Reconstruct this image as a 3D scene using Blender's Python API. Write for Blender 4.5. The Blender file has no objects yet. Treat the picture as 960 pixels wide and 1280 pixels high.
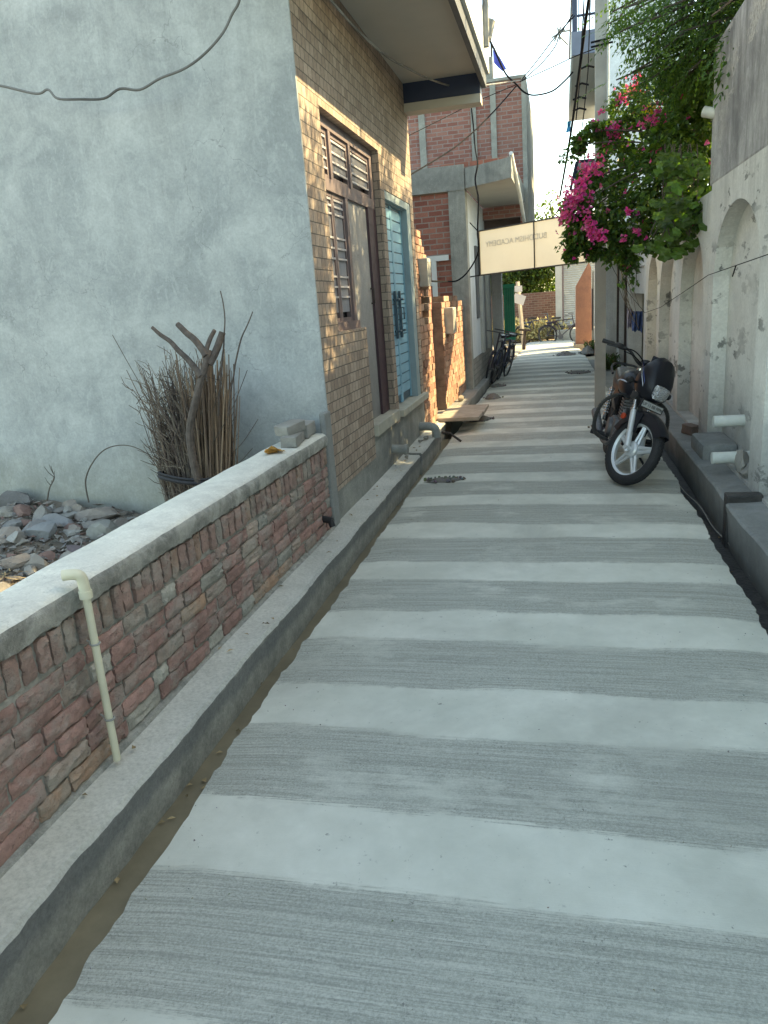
import bpy, bmesh, math, random
from mathutils import Vector, Matrix, noise as mnoise
R = random.Random(7)
rad = math.radians
scene = bpy.context.scene
COL = scene.collection
CAM_H = 1.6

# ------------------------------------------------------------------ camera solve (vanishing points of the lane)
VX, VY, WX, WY = 700., 364., 740., 4000.
FPX = math.sqrt(-((VX-480)*(WX-480)+(VY-640)*(WY-640)))
_d = Vector((VX-480, -(VY-640), -FPX)).normalized()
_u = -Vector((WX-480, -(WY-640), -FPX)); _u = (_u-_d*_u.dot(_d)).normalized()
_r = _d.cross(_u)
def ray(px, py):
    c = Vector((px-480, -(py-640), -FPX)); return Vector((_r.dot(c), _d.dot(c), _u.dot(c)))
O = Vector((0, 0, CAM_H))
def atY(px, py, y):
    r = ray(px, py); return O+r*(y/r.y)
def atX(px, py, x):
    r = ray(px, py); return O+r*(x/r.x)
def atZ(px, py, z):
    r = ray(px, py); return O+r*((z-CAM_H)/r.z)

# ------------------------------------------------------------------ mesh collector
class MB:
    def __init__(s): s.v = []; s.f = []; s.c = []; s.m = []
    def add(s, vs, fs, col=None, mi=0):
        o = len(s.v); s.v.extend([tuple(p) for p in vs])
        for f in fs:
            s.f.append(tuple(i+o for i in f)); s.c.append(col); s.m.append(mi)
        return s
    def box(s, a, b, col=None, mi=0, M=None):
        x0, y0, z0 = a; x1, y1, z1 = b
        vs = [Vector(p) for p in ((x0,y0,z0),(x1,y0,z0),(x1,y1,z0),(x0,y1,z0),(x0,y0,z1),(x1,y0,z1),(x1,y1,z1),(x0,y1,z1))]
        if M is not None: vs = [M@p for p in vs]
        return s.add(vs, [(0,3,2,1),(4,5,6,7),(0,1,5,4),(1,2,6,5),(2,3,7,6),(3,0,4,7)], col, mi)
    def bbox(s, a, b, bev=.01, col=None, mi=0, M=None):
        # box with chamfered edges
        bm = bmesh.new(); bmesh.ops.create_cube(bm, size=1)
        for v in bm.verts:
            v.co = Vector([(a[i]+b[i])/2+v.co[i]*(b[i]-a[i]) for i in range(3)])
        bmesh.ops.bevel(bm, geom=list(bm.edges), offset=bev, segments=2, affect='EDGES', profile=.6)
        if M is not None: bmesh.ops.transform(bm, matrix=M, verts=bm.verts)
        return s.bm(bm, col, mi)
    def bm(s, bm, col=None, mi=0):
        bm.verts.index_update()
        s.add([v.co.copy() for v in bm.verts], [tuple(v.index for v in f.verts) for f in bm.faces], col, mi); bm.free(); return s
    def tube(s, pts, r, n=8, col=None, mi=0, cap=True):
        pts = [Vector(p) for p in pts]; k = len(pts)
        if k < 2: return s
        rs = r if isinstance(r, (list, tuple)) else [r]*k
        vs = []; prev = None
        for i in range(k):
            t = (pts[min(i+1, k-1)]-pts[max(i-1, 0)])
            if t.length < 1e-9: t = Vector((0,0,1))
            t.normalize()
            if prev is None:
                a = Vector((0,0,1)) if abs(t.z) < .9 else Vector((1,0,0)); u = t.cross(a).normalized()
            else:
                u = prev-t*prev.dot(t); u = u.normalized() if u.length > 1e-6 else t.orthogonal().normalized()
            prev = u; w = t.cross(u)
            for j in range(n):
                an = 2*math.pi*j/n; vs.append(pts[i]+(u*math.cos(an)+w*math.sin(an))*rs[i])
        fs = [(i*n+j, i*n+(j+1) % n, (i+1)*n+(j+1) % n, (i+1)*n+j) for i in range(k-1) for j in range(n)]
        if cap: fs += [tuple(range(n-1, -1, -1)), tuple((k-1)*n+j for j in range(n))]
        return s.add(vs, fs, col, mi)
    def lathe(s, prof, M=None, n=24, col=None, mi=0, closed=False):
        # profile (radius, height) spun about local z
        vs = []; k = len(prof)
        for (r, h) in prof:
            for j in range(n):
                a = 2*math.pi*j/n; p = Vector((r*math.cos(a), r*math.sin(a), h)); vs.append(M@p if M is not None else p)
        fs = [(i*n+j, i*n+(j+1) % n, ((i+1) % k)*n+(j+1) % n, ((i+1) % k)*n+j) for i in range(k if closed else k-1) for j in range(n)]
        if not closed:
            if prof[0][0] > 1e-5: fs.append(tuple(range(n-1, -1, -1)))
            if prof[-1][0] > 1e-5: fs.append(tuple((k-1)*n+j for j in range(n)))
        return s.add(vs, fs, col, mi)
    def torus(s, R_, r, M=None, n=36, m=10, col=None, mi=0, flat=1.):
        return s.lathe([(R_+r*math.cos(2*math.pi*i/m), flat*r*math.sin(2*math.pi*i/m)) for i in range(m)], M, n, col, mi, closed=True)
    def prism(s, poly, a, b, axis='x', col=None, mi=0):
        # polygon in the two other axes, extruded along axis from a to b
        def p3(u, v, w): return {'x': (w,u,v), 'y': (u,w,v), 'z': (u,v,w)}[axis]
        n = len(poly); vs = [p3(u, v, a) for u, v in poly]+[p3(u, v, b) for u, v in poly]
        fs = [tuple(range(n-1, -1, -1)), tuple(range(n, 2*n))]+[(i, (i+1) % n, n+(i+1) % n, n+i) for i in range(n)]
        return s.add(vs, fs, col, mi)
    def build(s, name, mats, parent=None, smooth=False, fixn=True, **props):
        me = bpy.data.meshes.new(name); me.from_pydata(s.v, [], s.f)
        if not isinstance(mats, (list, tuple)): mats = [mats]
        for m in mats: me.materials.append(m)
        if len(mats) > 1: me.polygons.foreach_set('material_index', s.m)
        if any(c is not None for c in s.c):
            at = me.color_attributes.new('Col', 'FLOAT_COLOR', 'CORNER'); buf = []
            for f, c in zip(s.f, s.c):
                q = (1,1,1,1) if c is None else ((c,c,c,1) if isinstance(c, (int, float)) else (*c, 1))
                buf.extend(q*len(f))
            at.data.foreach_set('color', buf)
        if fixn:
            bm = bmesh.new(); bm.from_mesh(me); bmesh.ops.recalc_face_normals(bm, faces=bm.faces); bm.to_mesh(me); bm.free()
        if smooth:
            me.polygons.foreach_set('use_smooth', [True]*len(me.polygons))
            try: me.set_sharp_from_angle(angle=rad(smooth if smooth is not True else 40))
            except Exception: pass
        me.update()
        o = bpy.data.objects.new(name, me); COL.objects.link(o)
        if parent is not None:
            o.parent = parent
            o.matrix_parent_inverse = wm(parent).inverted()
        for k, v in props.items(): o[k] = v
        return o
def wm(o):
    m = o.matrix_basis
    return (wm(o.parent)@o.matrix_parent_inverse@m) if o.parent else m.copy()
def thing(name, label, cat, loc=(0,0,0), rot=(0,0,0), group=None):
    o = bpy.data.objects.new(name, None); COL.objects.link(o); o.empty_display_size = .1
    o.location = loc; o.rotation_euler = rot; o['label'] = label; o['category'] = cat
    if group: o['group'] = group
    return o
def tag(o, label, cat, group=None, kind=None):
    o['label'] = label; o['category'] = cat
    if group: o['group'] = group
    if kind: o['kind'] = kind
    return o
def dup(o, parent=None):
    c = o.copy(); COL.objects.link(c)
    if parent is not None: c.parent = parent
    for ch in [q for q in bpy.data.objects if q.parent == o]: dup(ch, c)
    return c
def spline(pts, k=6):
    pts = [Vector(p) for p in pts]; out = []
    for i in range(len(pts)-1):
        p0, p1, p2, p3 = pts[max(i-1,0)], pts[i], pts[i+1], pts[min(i+2,len(pts)-1)]
        for j in range(k):
            t = j/k
            out.append(.5*((2*p1)+(p2-p0)*t+(2*p0-5*p1+4*p2-p3)*t*t+(3*p1-p0-3*p2+p3)*t**3))
    out.append(pts[-1]); return out

# ------------------------------------------------------------------ materials
class NT:
    def __init__(s, name):
        s.mat = bpy.data.materials.new(name); s.mat.use_nodes = True; s.t = s.mat.node_tree; s.n = s.t.nodes
        s.p = next(q for q in s.n if q.type == 'BSDF_PRINCIPLED'); s.out = next(q for q in s.n if q.type == 'OUTPUT_MATERIAL')
        s.tc = s.n.new('ShaderNodeTexCoord')
    def L(s, a, b): s.t.links.new(a, b)
    def val(s, inp, v):
        if hasattr(v, 'is_linked') or isinstance(v, bpy.types.NodeSocket): s.L(v, inp)
        else: inp.default_value = v
    def obj(s): return s.tc.outputs['Object']
    def map(s, scale=(1,1,1), loc=(0,0,0), rot=(0,0,0), vec=None):
        n = s.n.new('ShaderNodeMapping'); s.L(vec or s.obj(), n.inputs[0]); n.inputs['Scale'].default_value = scale; n.inputs['Location'].default_value = loc; n.inputs['Rotation'].default_value = rot
        return n.outputs[0]
    def noise(s, scale=5, detail=4, rough=.55, vec=None, dist=0):
        n = s.n.new('ShaderNodeTexNoise'); s.L(vec or s.obj(), n.inputs['Vector']); n.inputs['Scale'].default_value = scale
        n.inputs['Detail'].default_value = detail; n.inputs['Roughness'].default_value = rough; n.inputs['Distortion'].default_value = dist
        return n.outputs[0]
    def ramp(s, fac, stops):
        n = s.n.new('ShaderNodeValToRGB'); s.L(fac, n.inputs[0]); e = n.color_ramp.elements
        while len(e) < len(stops): e.new(.5)
        for i, (p, c) in enumerate(stops):
            e[i].position = p; e[i].color = (c,c,c,1) if isinstance(c, (int, float)) else (*c, 1)
        return n.outputs[0]
    def mix(s, fac, a, b, mode='MIX'):
        n = s.n.new('ShaderNodeMix'); n.data_type = 'RGBA'; n.blend_type = mode
        s.val(n.inputs[0], fac); 
        for i, v in ((6, a), (7, b)):
            if isinstance(v, tuple) and len(v) == 3: v = (*v, 1)
            s.val(n.inputs[i], v)
        return n.outputs[2]
    def math(s, op, a, b=0.):
        n = s.n.new('ShaderNodeMath'); n.operation = op; s.val(n.inputs[0], a); s.val(n.inputs[1], b); return n.outputs[0]
    def xyz(s, vec=None):
        n = s.n.new('ShaderNodeSeparateXYZ'); s.L(vec or s.obj(), n.inputs[0]); return n.outputs
    def comb(s, x=0., y=0., z=0.):
        n = s.n.new('ShaderNodeCombineXYZ')
        for i, v in enumerate((x, y, z)): s.val(n.inputs[i], v)
        return n.outputs[0]
    def attr(s):
        n = s.n.new('ShaderNodeVertexColor'); n.layer_name = 'Col'; return n.outputs[0]
    def bump(s, h, strength=.3, dist=.01):
        n = s.n.new('ShaderNodeBump'); s.L(h, n.inputs['Height']); n.inputs['Strength'].default_value = strength; n.inputs['Distance'].default_value = dist
        if s.p.inputs['Normal'].is_linked: s.L(s.p.inputs['Normal'].links[0].from_socket, n.inputs['Normal'])
        s.L(n.outputs[0], s.p.inputs['Normal'])
    def done(s, col, rough=.85, metal=0., spec=None):
        if isinstance(col, tuple): col = (*col, 1) if len(col) == 3 else col
        s.val(s.p.inputs['Base Color'], col); s.val(s.p.inputs['Roughness'], rough); s.p.inputs['Metallic'].default_value = metal
        if spec is not None: s.p.inputs['Specular IOR Level'].default_value = spec
        return s.mat
def mul(c, k): return tuple(min(1, x*k) for x in c)

def plain(name, c, rough=.7, var=.18, scale=6, bump=.0, bscale=60, metal=0., spec=None, attr=False):
    t = NT(name)
    col = t.mix(t.ramp(t.noise(scale, 6), [(.3, 0.), (.7, 1.)]), mul(c, 1-var), mul(c, 1+var))
    if attr: col = t.mix(1., col, t.attr(), 'MULTIPLY')
    if bump: t.bump(t.noise(bscale, 5), bump)
    r = t.math('ADD', t.math('MULTIPLY', t.noise(scale*3, 3), .2), rough-.1)
    return t.done(col, r, metal, spec)

def plaster(name, c, dark, stain=(.16,.15,.10), stain_z=None, scale=1.2, streak=.0, streak_top=None, chip=0., chipcol=(.1,.105,.1), bump=.25):
    """trowelled plaster: large clouds, small mottling, rain streaks, peeling patches, damp foot"""
    t = NT(name)
    a = t.ramp(t.noise(scale, 8, .66, dist=.6), [(.38, 0.), (.62, 1.)])
    col = t.mix(a, dark, c)
    b = t.ramp(t.noise(scale*6, 8, .7), [(.35, 0.), (.75, 1.)])
    col = t.mix(t.math('MULTIPLY', b, .3), col, mul(c, 1.18))
    tp = t.ramp(t.noise(scale*2.3, 5, .6, t.map((1,1,1.3), (7,4,2)), dist=1.6), [(.47, 0.), (.505, 1.)])
    col = t.mix(t.math('MULTIPLY', tp, .16), col, mul(dark, .92))
    tp2 = t.ramp(t.noise(scale*5.5, 4, .7, t.map((1.6,1.6,.8), (2,9,5)), dist=1.2), [(.56, 0.), (.60, 1.)])
    col = t.mix(t.math('MULTIPLY', tp2, .22), col, mul(c, 1.22))
    vo = t.n.new('ShaderNodeTexVoronoi'); vo.feature = 'DISTANCE_TO_EDGE'; vo.inputs['Scale'].default_value = scale*.75
    cv = t.n.new('ShaderNodeVectorMath'); cv.operation = 'ADD'; cn_ = t.n.new('ShaderNodeTexNoise'); t.L(t.obj(), cn_.inputs['Vector']); cn_.inputs['Scale'].default_value = scale*4; cn_.inputs['Detail'].default_value = 6
    cs = t.n.new('ShaderNodeVectorMath'); cs.operation = 'SCALE'; t.L(cn_.outputs['Color'], cs.inputs[0]); cs.inputs['Scale'].default_value = .28; t.L(t.obj(), cv.inputs[0]); t.L(cs.outputs[0], cv.inputs[1]); t.L(cv.outputs[0], vo.inputs['Vector'])
    ck = t.ramp(vo.outputs['Distance'], [(.0, 1.), (.0035, 0.)]); ckm = t.ramp(t.noise(scale*.9, 3, .5, t.map((1,1,1), (3,8,8))), [(.55, 0.), (.62, 1.)])
    col = t.mix(t.math('MULTIPLY', t.math('MULTIPLY', ck, ckm), .45), col, mul(dark, .4))
    fine = t.ramp(t.noise(scale*45, 4, .6), [(.3, .88), (.7, 1.06)])
    col = t.mix(1., col, fine, 'MULTIPLY')
    if streak:
        v = t.map((5, 2.2, .7)); sn = t.ramp(t.math('ADD', t.math('MULTIPLY', t.noise(1., 8, .7, v, dist=.35), .65), t.math('MULTIPLY', t.noise(1., 5, .7, t.map((22,9,1.3))), .35)), [(.45, 0.), (.60, 1.)])
        big = t.ramp(t.noise(.9, 3, .5, t.map((1,1,.5), (3,1,2))), [(.38, 0.), (.62, 1.)])
        f = t.math('MULTIPLY', sn, big)
        if streak_top is not None:
            z = t.xyz()[2]; zz = t.n.new('ShaderNodeMapRange'); t.L(z, zz.inputs[0]); zz.inputs[1].default_value = streak_top[0]; zz.inputs[2].default_value = streak_top[1]
            f = t.math('MULTIPLY', f, zz.outputs[0])
        col = t.mix(t.math('MULTIPLY', f, streak), col, (.055,.055,.055))
    if chip:
        ch = t.ramp(t.noise(5.5, 7, .66, t.map((1,.33,1.), (5,2,8))), [(.60-chip*.12, 0.), (.63-chip*.12, 1.)])
        big = t.ramp(t.noise(1.6, 3, .6, t.map((1,.5,1), (9,2,1))), [(.42, 0.), (.58, 1.)])
        ch = t.math('MULTIPLY', ch, big)
        cc = t.mix(t.ramp(t.noise(30, 5, .7), [(.35, 0.), (.65, 1.)]), mul(chipcol, .6), mul(chipcol, 1.9))
        col = t.mix(t.math('MULTIPLY', ch, .85), col, cc)
        t.bump(ch, -.5, .006)
    if stain_z is not None:
        z = t.xyz()[2]
        zz = t.math('ADD', z, t.math('MULTIPLY', t.math('SUBTRACT', t.noise(1.7, 5, .6), .5), .5))
        m = t.n.new('ShaderNodeMapRange'); t.L(zz, m.inputs[0]); m.inputs[1].default_value = stain_z[1]; m.inputs[2].default_value = stain_z[0]
        dn = t.ramp(t.noise(3.5, 6, .65), [(.25, .35), (.75, 1.)])
        col = t.mix(t.math('MULTIPLY', t.math('MULTIPLY', m.outputs[0], dn), .85), col, stain)
    t.bump(t.noise(scale*22, 8, .65), bump, .01)
    return t.done(col, .88)

def bricks(name, ca, cb, mortar, w, h, ms=.006, axis='y', offset=.5, rough=.85, bump=.6, dirt=.35, dirtcol=(.1,.09,.08), seed=0., squash=None):
    """brick courses on a vertical wall: axis is the horizontal direction the wall runs in"""
    t = NT(name); x, y, z = t.xyz()
    u = y if axis == 'y' else x
    vec = t.comb(u, z, 0.)
    wob = t.noise(9, 3, .5); vec2 = t.n.new('ShaderNodeVectorMath'); vec2.operation = 'ADD'
    t.L(vec, vec2.inputs[0]); sc = t.n.new('ShaderNodeVectorMath'); sc.operation = 'SCALE'; t.L(t.comb(wob, wob, 0.), sc.inputs[0]); sc.inputs['Scale'].default_value = ms*1.2
    t.L(sc.outputs[0], vec2.inputs[1])
    b = t.n.new('ShaderNodeTexBrick'); t.L(vec2.outputs[0], b.inputs['Vector'])
    b.inputs['Scale'].default_value = 1; b.inputs['Brick Width'].default_value = w; b.inputs['Row Height'].default_value = h
    b.inputs['Mortar Size'].default_value = ms; b.inputs['Mortar Smooth'].default_value = .15; b.inputs['Bias'].default_value = 0
    b.offset = offset
    b.inputs['Color1'].default_value = (0,0,0,1); b.inputs['Color2'].default_value = (1,1,1,1); b.inputs['Mortar'].default_value = (.5,.5,.5,1)
    col = t.mix(b.outputs['Color'], ca, cb)
    sp = t.ramp(t.noise(55, 5, .65), [(.3, .78), (.7, 1.15)])
    col = t.mix(1., col, sp, 'MULTIPLY')
    d = t.ramp(t.noise(1.6, 6, .6, t.map((1,1,.7), (seed,0,0))), [(.4, 0.), (.75, 1.)])
    col = t.mix(t.math('MULTIPLY', d, dirt), col, dirtcol)
    mcol = t.mix(t.noise(20, 4), mul(mortar, .7), mul(mortar, 1.25))
    col = t.mix(b.outputs['Fac'], col, mcol)
    inv = t.math('SUBTRACT', 1., b.outputs['Fac'])
    hgt = t.math('ADD', inv, t.math('MULTIPLY', t.noise(60, 4), .35))
    t.bump(hgt, bump, .006)
    return t.done(col, rough)

def leafmat(name, c, trans=.35, rough=.45, hue=.3):
    t = NT(name)
    col = t.mix(1., c, t.attr(), 'MULTIPLY')
    t.done(col, rough, 0., .35)
    tr = t.n.new('ShaderNodeBsdfTranslucent'); t.L(t.mix(1., col, (1.25,1.25,.55), 'MULTIPLY'), tr.inputs[0])
    m = t.n.new('ShaderNodeMixShader'); m.inputs[0].default_value = trans
    t.L(t.p.outputs[0], m.inputs[1]); t.L(tr.outputs[0], m.inputs[2]); t.L(m.outputs[0], t.out.inputs[0])
    return t.mat

# --- the concrete lane with its broomed bands
def road_mat():
    t = NT('broomed_concrete'); x, y, z = t.xyz()
    warp = t.math('MULTIPLY', t.math('SUBTRACT', t.noise(1.1, 3, .55, t.map((.55, 1.35, 1))), .5), .24)
    edge = t.math('MULTIPLY', t.math('ADD', t.math('MULTIPLY', t.math('SUBTRACT', t.noise(1., 6, .8, t.map((3, 150, 1))), .5), .17), t.math('MULTIPLY', t.math('SUBTRACT', t.noise(26, 5, .8), .5), .07)), 1.)
    v = t.math('ADD', t.math('ADD', y, warp), edge)
    curve = t.math('MULTIPLY', t.math('MULTIPLY', x, x), -.03); v = t.math('ADD', v, curve)
    fr = t.math('FRACT', t.math('DIVIDE', t.math('ADD', v, 6.92), .81), 0.)
    band = t.ramp(fr, [(0., 0.), (.015, 1.), (.57, 1.), (.60, 0.)])
    patch = t.ramp(t.noise(1.5, 7, .72, t.map((1, 1.8, 1), (4, 7, 0))), [(.33, .15), (.47, 1.)])
    band = t.math('MULTIPLY', band, patch)
    wv = t.n.new('ShaderNodeVectorMath'); wv.operation = 'ADD'; nv = t.n.new('ShaderNodeTexNoise'); t.L(t.map((.9,.6,1)), nv.inputs['Vector']); nv.inputs['Scale'].default_value = 1.6; nv.inputs['Detail'].default_value = 4
    sc = t.n.new('ShaderNodeVectorMath'); sc.operation = 'SCALE'; t.L(nv.outputs['Color'], sc.inputs[0]); sc.inputs['Scale'].default_value = .006
    t.L(t.obj(), wv.inputs[0]); t.L(sc.outputs[0], wv.inputs[1]); wp = wv.outputs[0]
    streak = t.noise(1., 6, .75, t.map((2.2, 170, 1), vec=wp)); wide = t.noise(1., 5, .7, t.map((.8, 38, 1), (5,3,0), vec=wp)); grain = t.noise(130, 5, .85)
    mixv = t.math('ADD', t.math('ADD', t.math('MULTIPLY', streak, .36), t.math('MULTIPLY', wide, .22)), t.math('MULTIPLY', grain, .42))
    st = t.ramp(mixv, [(.43, 0.), (.50, .42), (.57, 1.)])
    pit = t.ramp(t.noise(120, 4, .7), [(.32, 0.), (.42, 1.)])
    pitm = t.ramp(t.noise(5, 4, .6), [(.4, 0.), (.65, 1.)])
    light = t.mix(t.ramp(t.noise(1.7, 7, .66), [(.36, 0.), (.64, 1.)]), (.50,.505,.44), (.665,.66,.585))
    light = t.mix(t.math('MULTIPLY', t.ramp(t.noise(9, 7, .68), [(.35, 0.), (.7, 1.)]), .35), light, (.52,.515,.44))
    dust = t.ramp(t.noise(.9, 4, .6, t.map((1,1,1), (2,9,0))), [(.5, 0.), (.8, 1.)])
    light = t.mix(t.math('MULTIPLY', dust, .35), light, (.385,.375,.325))
    dark = t.mix(st, (.28,.285,.25), (.53,.53,.47))
    dark = t.mix(t.math('MULTIPLY', t.math('MULTIPLY', t.math('SUBTRACT', 1., pit), pitm), .8), dark, (.1,.105,.1))
    faint = t.math('MULTIPLY', st, .0)
    col = t.mix(band, light, dark)
    blot = t.ramp(t.noise(.8, 7, .68, t.map((1,1,1), (6,1,3)), dist=.8), [(.52, 0.), (.66, 1.)])
    col = t.mix(t.math('MULTIPLY', blot, .30), col, mul((.36,.35,.31), .85))
    spk = t.ramp(t.noise(38, 5, .75, t.map((1,1,1), (1,3,0))), [(.325, 1.), (.36, 0.)])
    col = t.mix(t.math('MULTIPLY', t.math('MULTIPLY', spk, t.ramp(t.noise(3, 4, .6, t.map((1,1,1),(8,8,1))), [(.42, .15), (.6, 1.)])), .7), col, (.12,.12,.115))
    t.bump(t.math('MULTIPLY', t.math('ADD', st, t.math('MULTIPLY', pit, .5)), t.math('ADD', band, .12)), .38, .006)
    t.bump(t.noise(14, 5), .12, .01)
    return t.done(col, t.math('ADD', t.math('MULTIPLY', band, .12), .74), 0., .35)

MT = {}
MT['road'] = road_mat()
MT['kerb'] = plaster('kerb_cement', (.36,.37,.34), (.245,.25,.235), stain=(.13,.125,.105), stain_z=(.0,.19), scale=2.2, bump=.35)
def kerb_mat():
    t = NT('kerb_cement_stained'); z = t.xyz()[2]
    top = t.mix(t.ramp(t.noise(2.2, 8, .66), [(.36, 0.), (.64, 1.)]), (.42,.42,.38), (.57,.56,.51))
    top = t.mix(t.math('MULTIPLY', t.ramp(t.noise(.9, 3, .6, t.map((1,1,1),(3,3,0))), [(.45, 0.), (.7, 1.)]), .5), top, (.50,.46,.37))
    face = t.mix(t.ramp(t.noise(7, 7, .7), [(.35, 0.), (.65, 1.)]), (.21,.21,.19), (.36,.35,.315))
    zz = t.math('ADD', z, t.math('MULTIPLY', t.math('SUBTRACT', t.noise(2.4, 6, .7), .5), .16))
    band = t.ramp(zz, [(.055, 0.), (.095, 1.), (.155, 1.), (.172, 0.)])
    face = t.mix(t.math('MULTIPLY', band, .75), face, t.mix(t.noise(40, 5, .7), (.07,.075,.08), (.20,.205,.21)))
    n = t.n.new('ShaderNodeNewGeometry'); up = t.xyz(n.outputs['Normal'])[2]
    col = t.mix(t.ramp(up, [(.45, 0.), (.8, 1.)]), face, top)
    col = t.mix(1., col, t.ramp(t.noise(70, 5, .7), [(.3, .75), (.6, 1.06)]), 'MULTIPLY')
    t.bump(t.noise(35, 8, .7), .45, .012); t.bump(t.noise(110, 4, .7), .35, .005)
    return t.done(col, .86)
MT['kerb_left'] = kerb_mat()
MT['kerb_dark'] = plaster('kerb_cement_damp', (.25,.26,.25), (.17,.175,.17), stain=(.08,.08,.07), stain_z=(-.1,.18), scale=2.6, bump=.4)
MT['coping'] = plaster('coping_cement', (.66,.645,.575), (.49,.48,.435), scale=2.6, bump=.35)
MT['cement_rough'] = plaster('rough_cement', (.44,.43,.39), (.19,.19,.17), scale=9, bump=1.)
MT['bluewall'] = plaster('grey_blue_plaster', (.43,.455,.45), (.275,.30,.305), stain=(.165,.15,.09), stain_z=(.30,.82), scale=1.7, streak=.17, bump=.2)
MT['plinth'] = plaster('plinth_cement', (.31,.31,.28), (.17,.175,.165), scale=2.4, streak=.5, bump=.5)
MT['white'] = plaster('whitewashed_plaster', (.64,.64,.605), (.52,.525,.50), stain=(.12,.12,.11), stain_z=(.12,.85), scale=1.1, streak=.6, streak_top=(1.75,2.45), chip=.3, bump=.2)
MT['white_old'] = plaster('weathered_parapet', (.46,.46,.455), (.22,.22,.225), scale=1.5, streak=.8, chip=.5, chipcol=(.30,.29,.27), bump=.3)
MT['white2'] = plaster('white_plaster', (.62,.65,.66), (.50,.53,.55), stain=(.2,.2,.18), stain_z=(.1,.5), scale=.9, streak=.25, bump=.12)
MT['paleblue'] = plaster('pale_blue_plaster', (.55,.63,.68), (.45,.52,.57), scale=.8, streak=.2, bump=.1)
MT['soffit'] = plain('cream_soffit', (.46,.44,.39), .8, .07, 1.5)
MT['navy'] = plain('navy_paint', (.022,.04,.085), .5, .15, 4)
MT['fascia'] = plain('fascia_white', (.6,.62,.6), .7, .1, 3)
MT['darkgrey'] = plain('dark_grey_paint', (.09,.095,.1), .6, .15, 4)
MT['concrete'] = plaster('raw_concrete', (.33,.33,.295), (.21,.21,.19), scale=2.2, streak=.35, bump=.6)
MT['tile'] = bricks('tan_brick_tile', (.28,.205,.16), (.43,.335,.265), (.10,.085,.07), .082, .0712, .0035, 'y', bump=.5, dirt=.3, dirtcol=(.17,.13,.10))
MT['tile_x'] = bricks('tan_brick_tile_reveal', (.26,.19,.15), (.41,.32,.25), (.10,.085,.07), .082, .0712, .0035, 'x', bump=.5, dirt=.3, dirtcol=(.17,.13,.10))
MT['brick_far'] = bricks('old_red_brick', (.24,.085,.065), (.35,.16,.125), (.27,.21,.19), .2, .07, .008, 'x', dirt=.45, dirtcol=(.12,.075,.065))
MT['brick_mid'] = bricks('red_brick_infill', (.22,.065,.045), (.36,.14,.10), (.26,.2,.17), .22, .082, .009, 'x', dirt=.3, dirtcol=(.16,.08,.06))
MT['brick_end'] = bricks('compound_brick', (.12,.055,.045), (.2,.105,.085), (.2,.16,.14), .22, .08, .009, 'x', dirt=.5, dirtcol=(.09,.065,.055))
MT['brick_obj'] = plain('loose_brick_face', (.9,.9,.9), .92, .22, 11, .8, 75, attr=True)
def near_brick_mat():
    t = NT('smeared_brick_face')
    col = t.mix(1., t.ramp(t.noise(13, 6, .65), [(.3, .72), (.7, 1.2)]), t.attr(), 'MULTIPLY')
    sm = t.ramp(t.noise(5.5, 7, .68, t.map((1,1,1.4), (3,1,7))), [(.47, 0.), (.60, 1.)])
    col = t.mix(t.math('MULTIPLY', sm, .5), col, t.mix(t.noise(30, 4), (.24,.235,.205), (.38,.37,.335)))
    pit = t.ramp(t.noise(60, 5, .7), [(.30, .45), (.42, 1.)]); col = t.mix(1., col, pit, 'MULTIPLY')
    t.bump(t.math('ADD', t.noise(28, 6, .7), t.math('MULTIPLY', sm, .35)), .9, .012)
    return t.done(col, .93)
MT['near_brick'] = near_brick_mat()
MT['mortar'] = plain('lime_mortar', (.25,.24,.215), .95, .3, 9, .9, 60)
MT['mortar_o'] = plain('brown_mortar', (.30,.2,.14), .95, .3, 9, .8, 60)
MT['pvc'] = plain('cream_pvc', (.60,.565,.43), .45, .1, 7, .05, 40)
MT['pvc_w'] = plain('white_pvc', (.55,.58,.55), .5, .12, 9, .05, 40)
MT['grey_pipe'] = plain('grey_cement_pipe', (.26,.265,.25), .8, .2, 14, .4, 60)
MT['soil'] = plain('dry_soil', (.17,.14,.11), .95, .35, 5, .9, 30)
MT['straw'] = plain('dry_straw', (.33,.24,.13), .9, .35, 20, .3, 60, attr=True)
MT['stone'] = plain('rubble_stone', (1,1,1), .92, .25, 8, .9, 45, attr=True)
MT['bark'] = plain('grey_bark', (.085,.068,.06), .9, .35, 25, .9, 70)
MT['twig'] = plain('twig_bark', (1,1,1), .9, .25, 30, .3, 90, attr=True)
MT['blackcloth'] = plain('black_strip', (.02,.02,.024), .75, .3, 30)
MT['brown_paint'] = plain('maroon_grey_paint', (.155,.115,.115), .6, .15, 8, .15, 60)
MT['brown_dark'] = plain('dark_maroon_paint', (.055,.026,.034), .55, .15, 8)
MT['grille'] = plain('pale_grille_paint', (.42,.40,.41), .5, .1, 8)
MT['panelgrey'] = plaster('grey_door_panel', (.37,.355,.34), (.28,.265,.25), stain=(.13,.125,.12), stain_z=(.6,1.5), scale=1.6, bump=.06)
MT['dark_glass'] = plain('dark_interior_glass', (.02,.02,.024), .18, .1, 3)
MT['teal'] = plain('sea_blue_door_paint', (.20,.42,.53), .5, .1, 3)
MT['teal_jamb'] = plain('grey_blue_jamb_paint', (.25,.32,.335), .7, .12, 4, .2, 50)
MT['handle'] = plain('painted_steel_handle', (.045,.085,.11), .4, .15, 12)
MT['paper'] = plain('white_paper', (.75,.76,.74), .8, .05, 6)
MT['sill'] = plain('stone_sill', (.40,.375,.31), .6, .15, 9, .1, 60)
MT['gate_red'] = plain('maroon_steel', (.10,.028,.03), .5, .25, 8)
MT['gate_white'] = plain('white_gate_scroll', (.5,.5,.5), .5, .1, 8)
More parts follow.
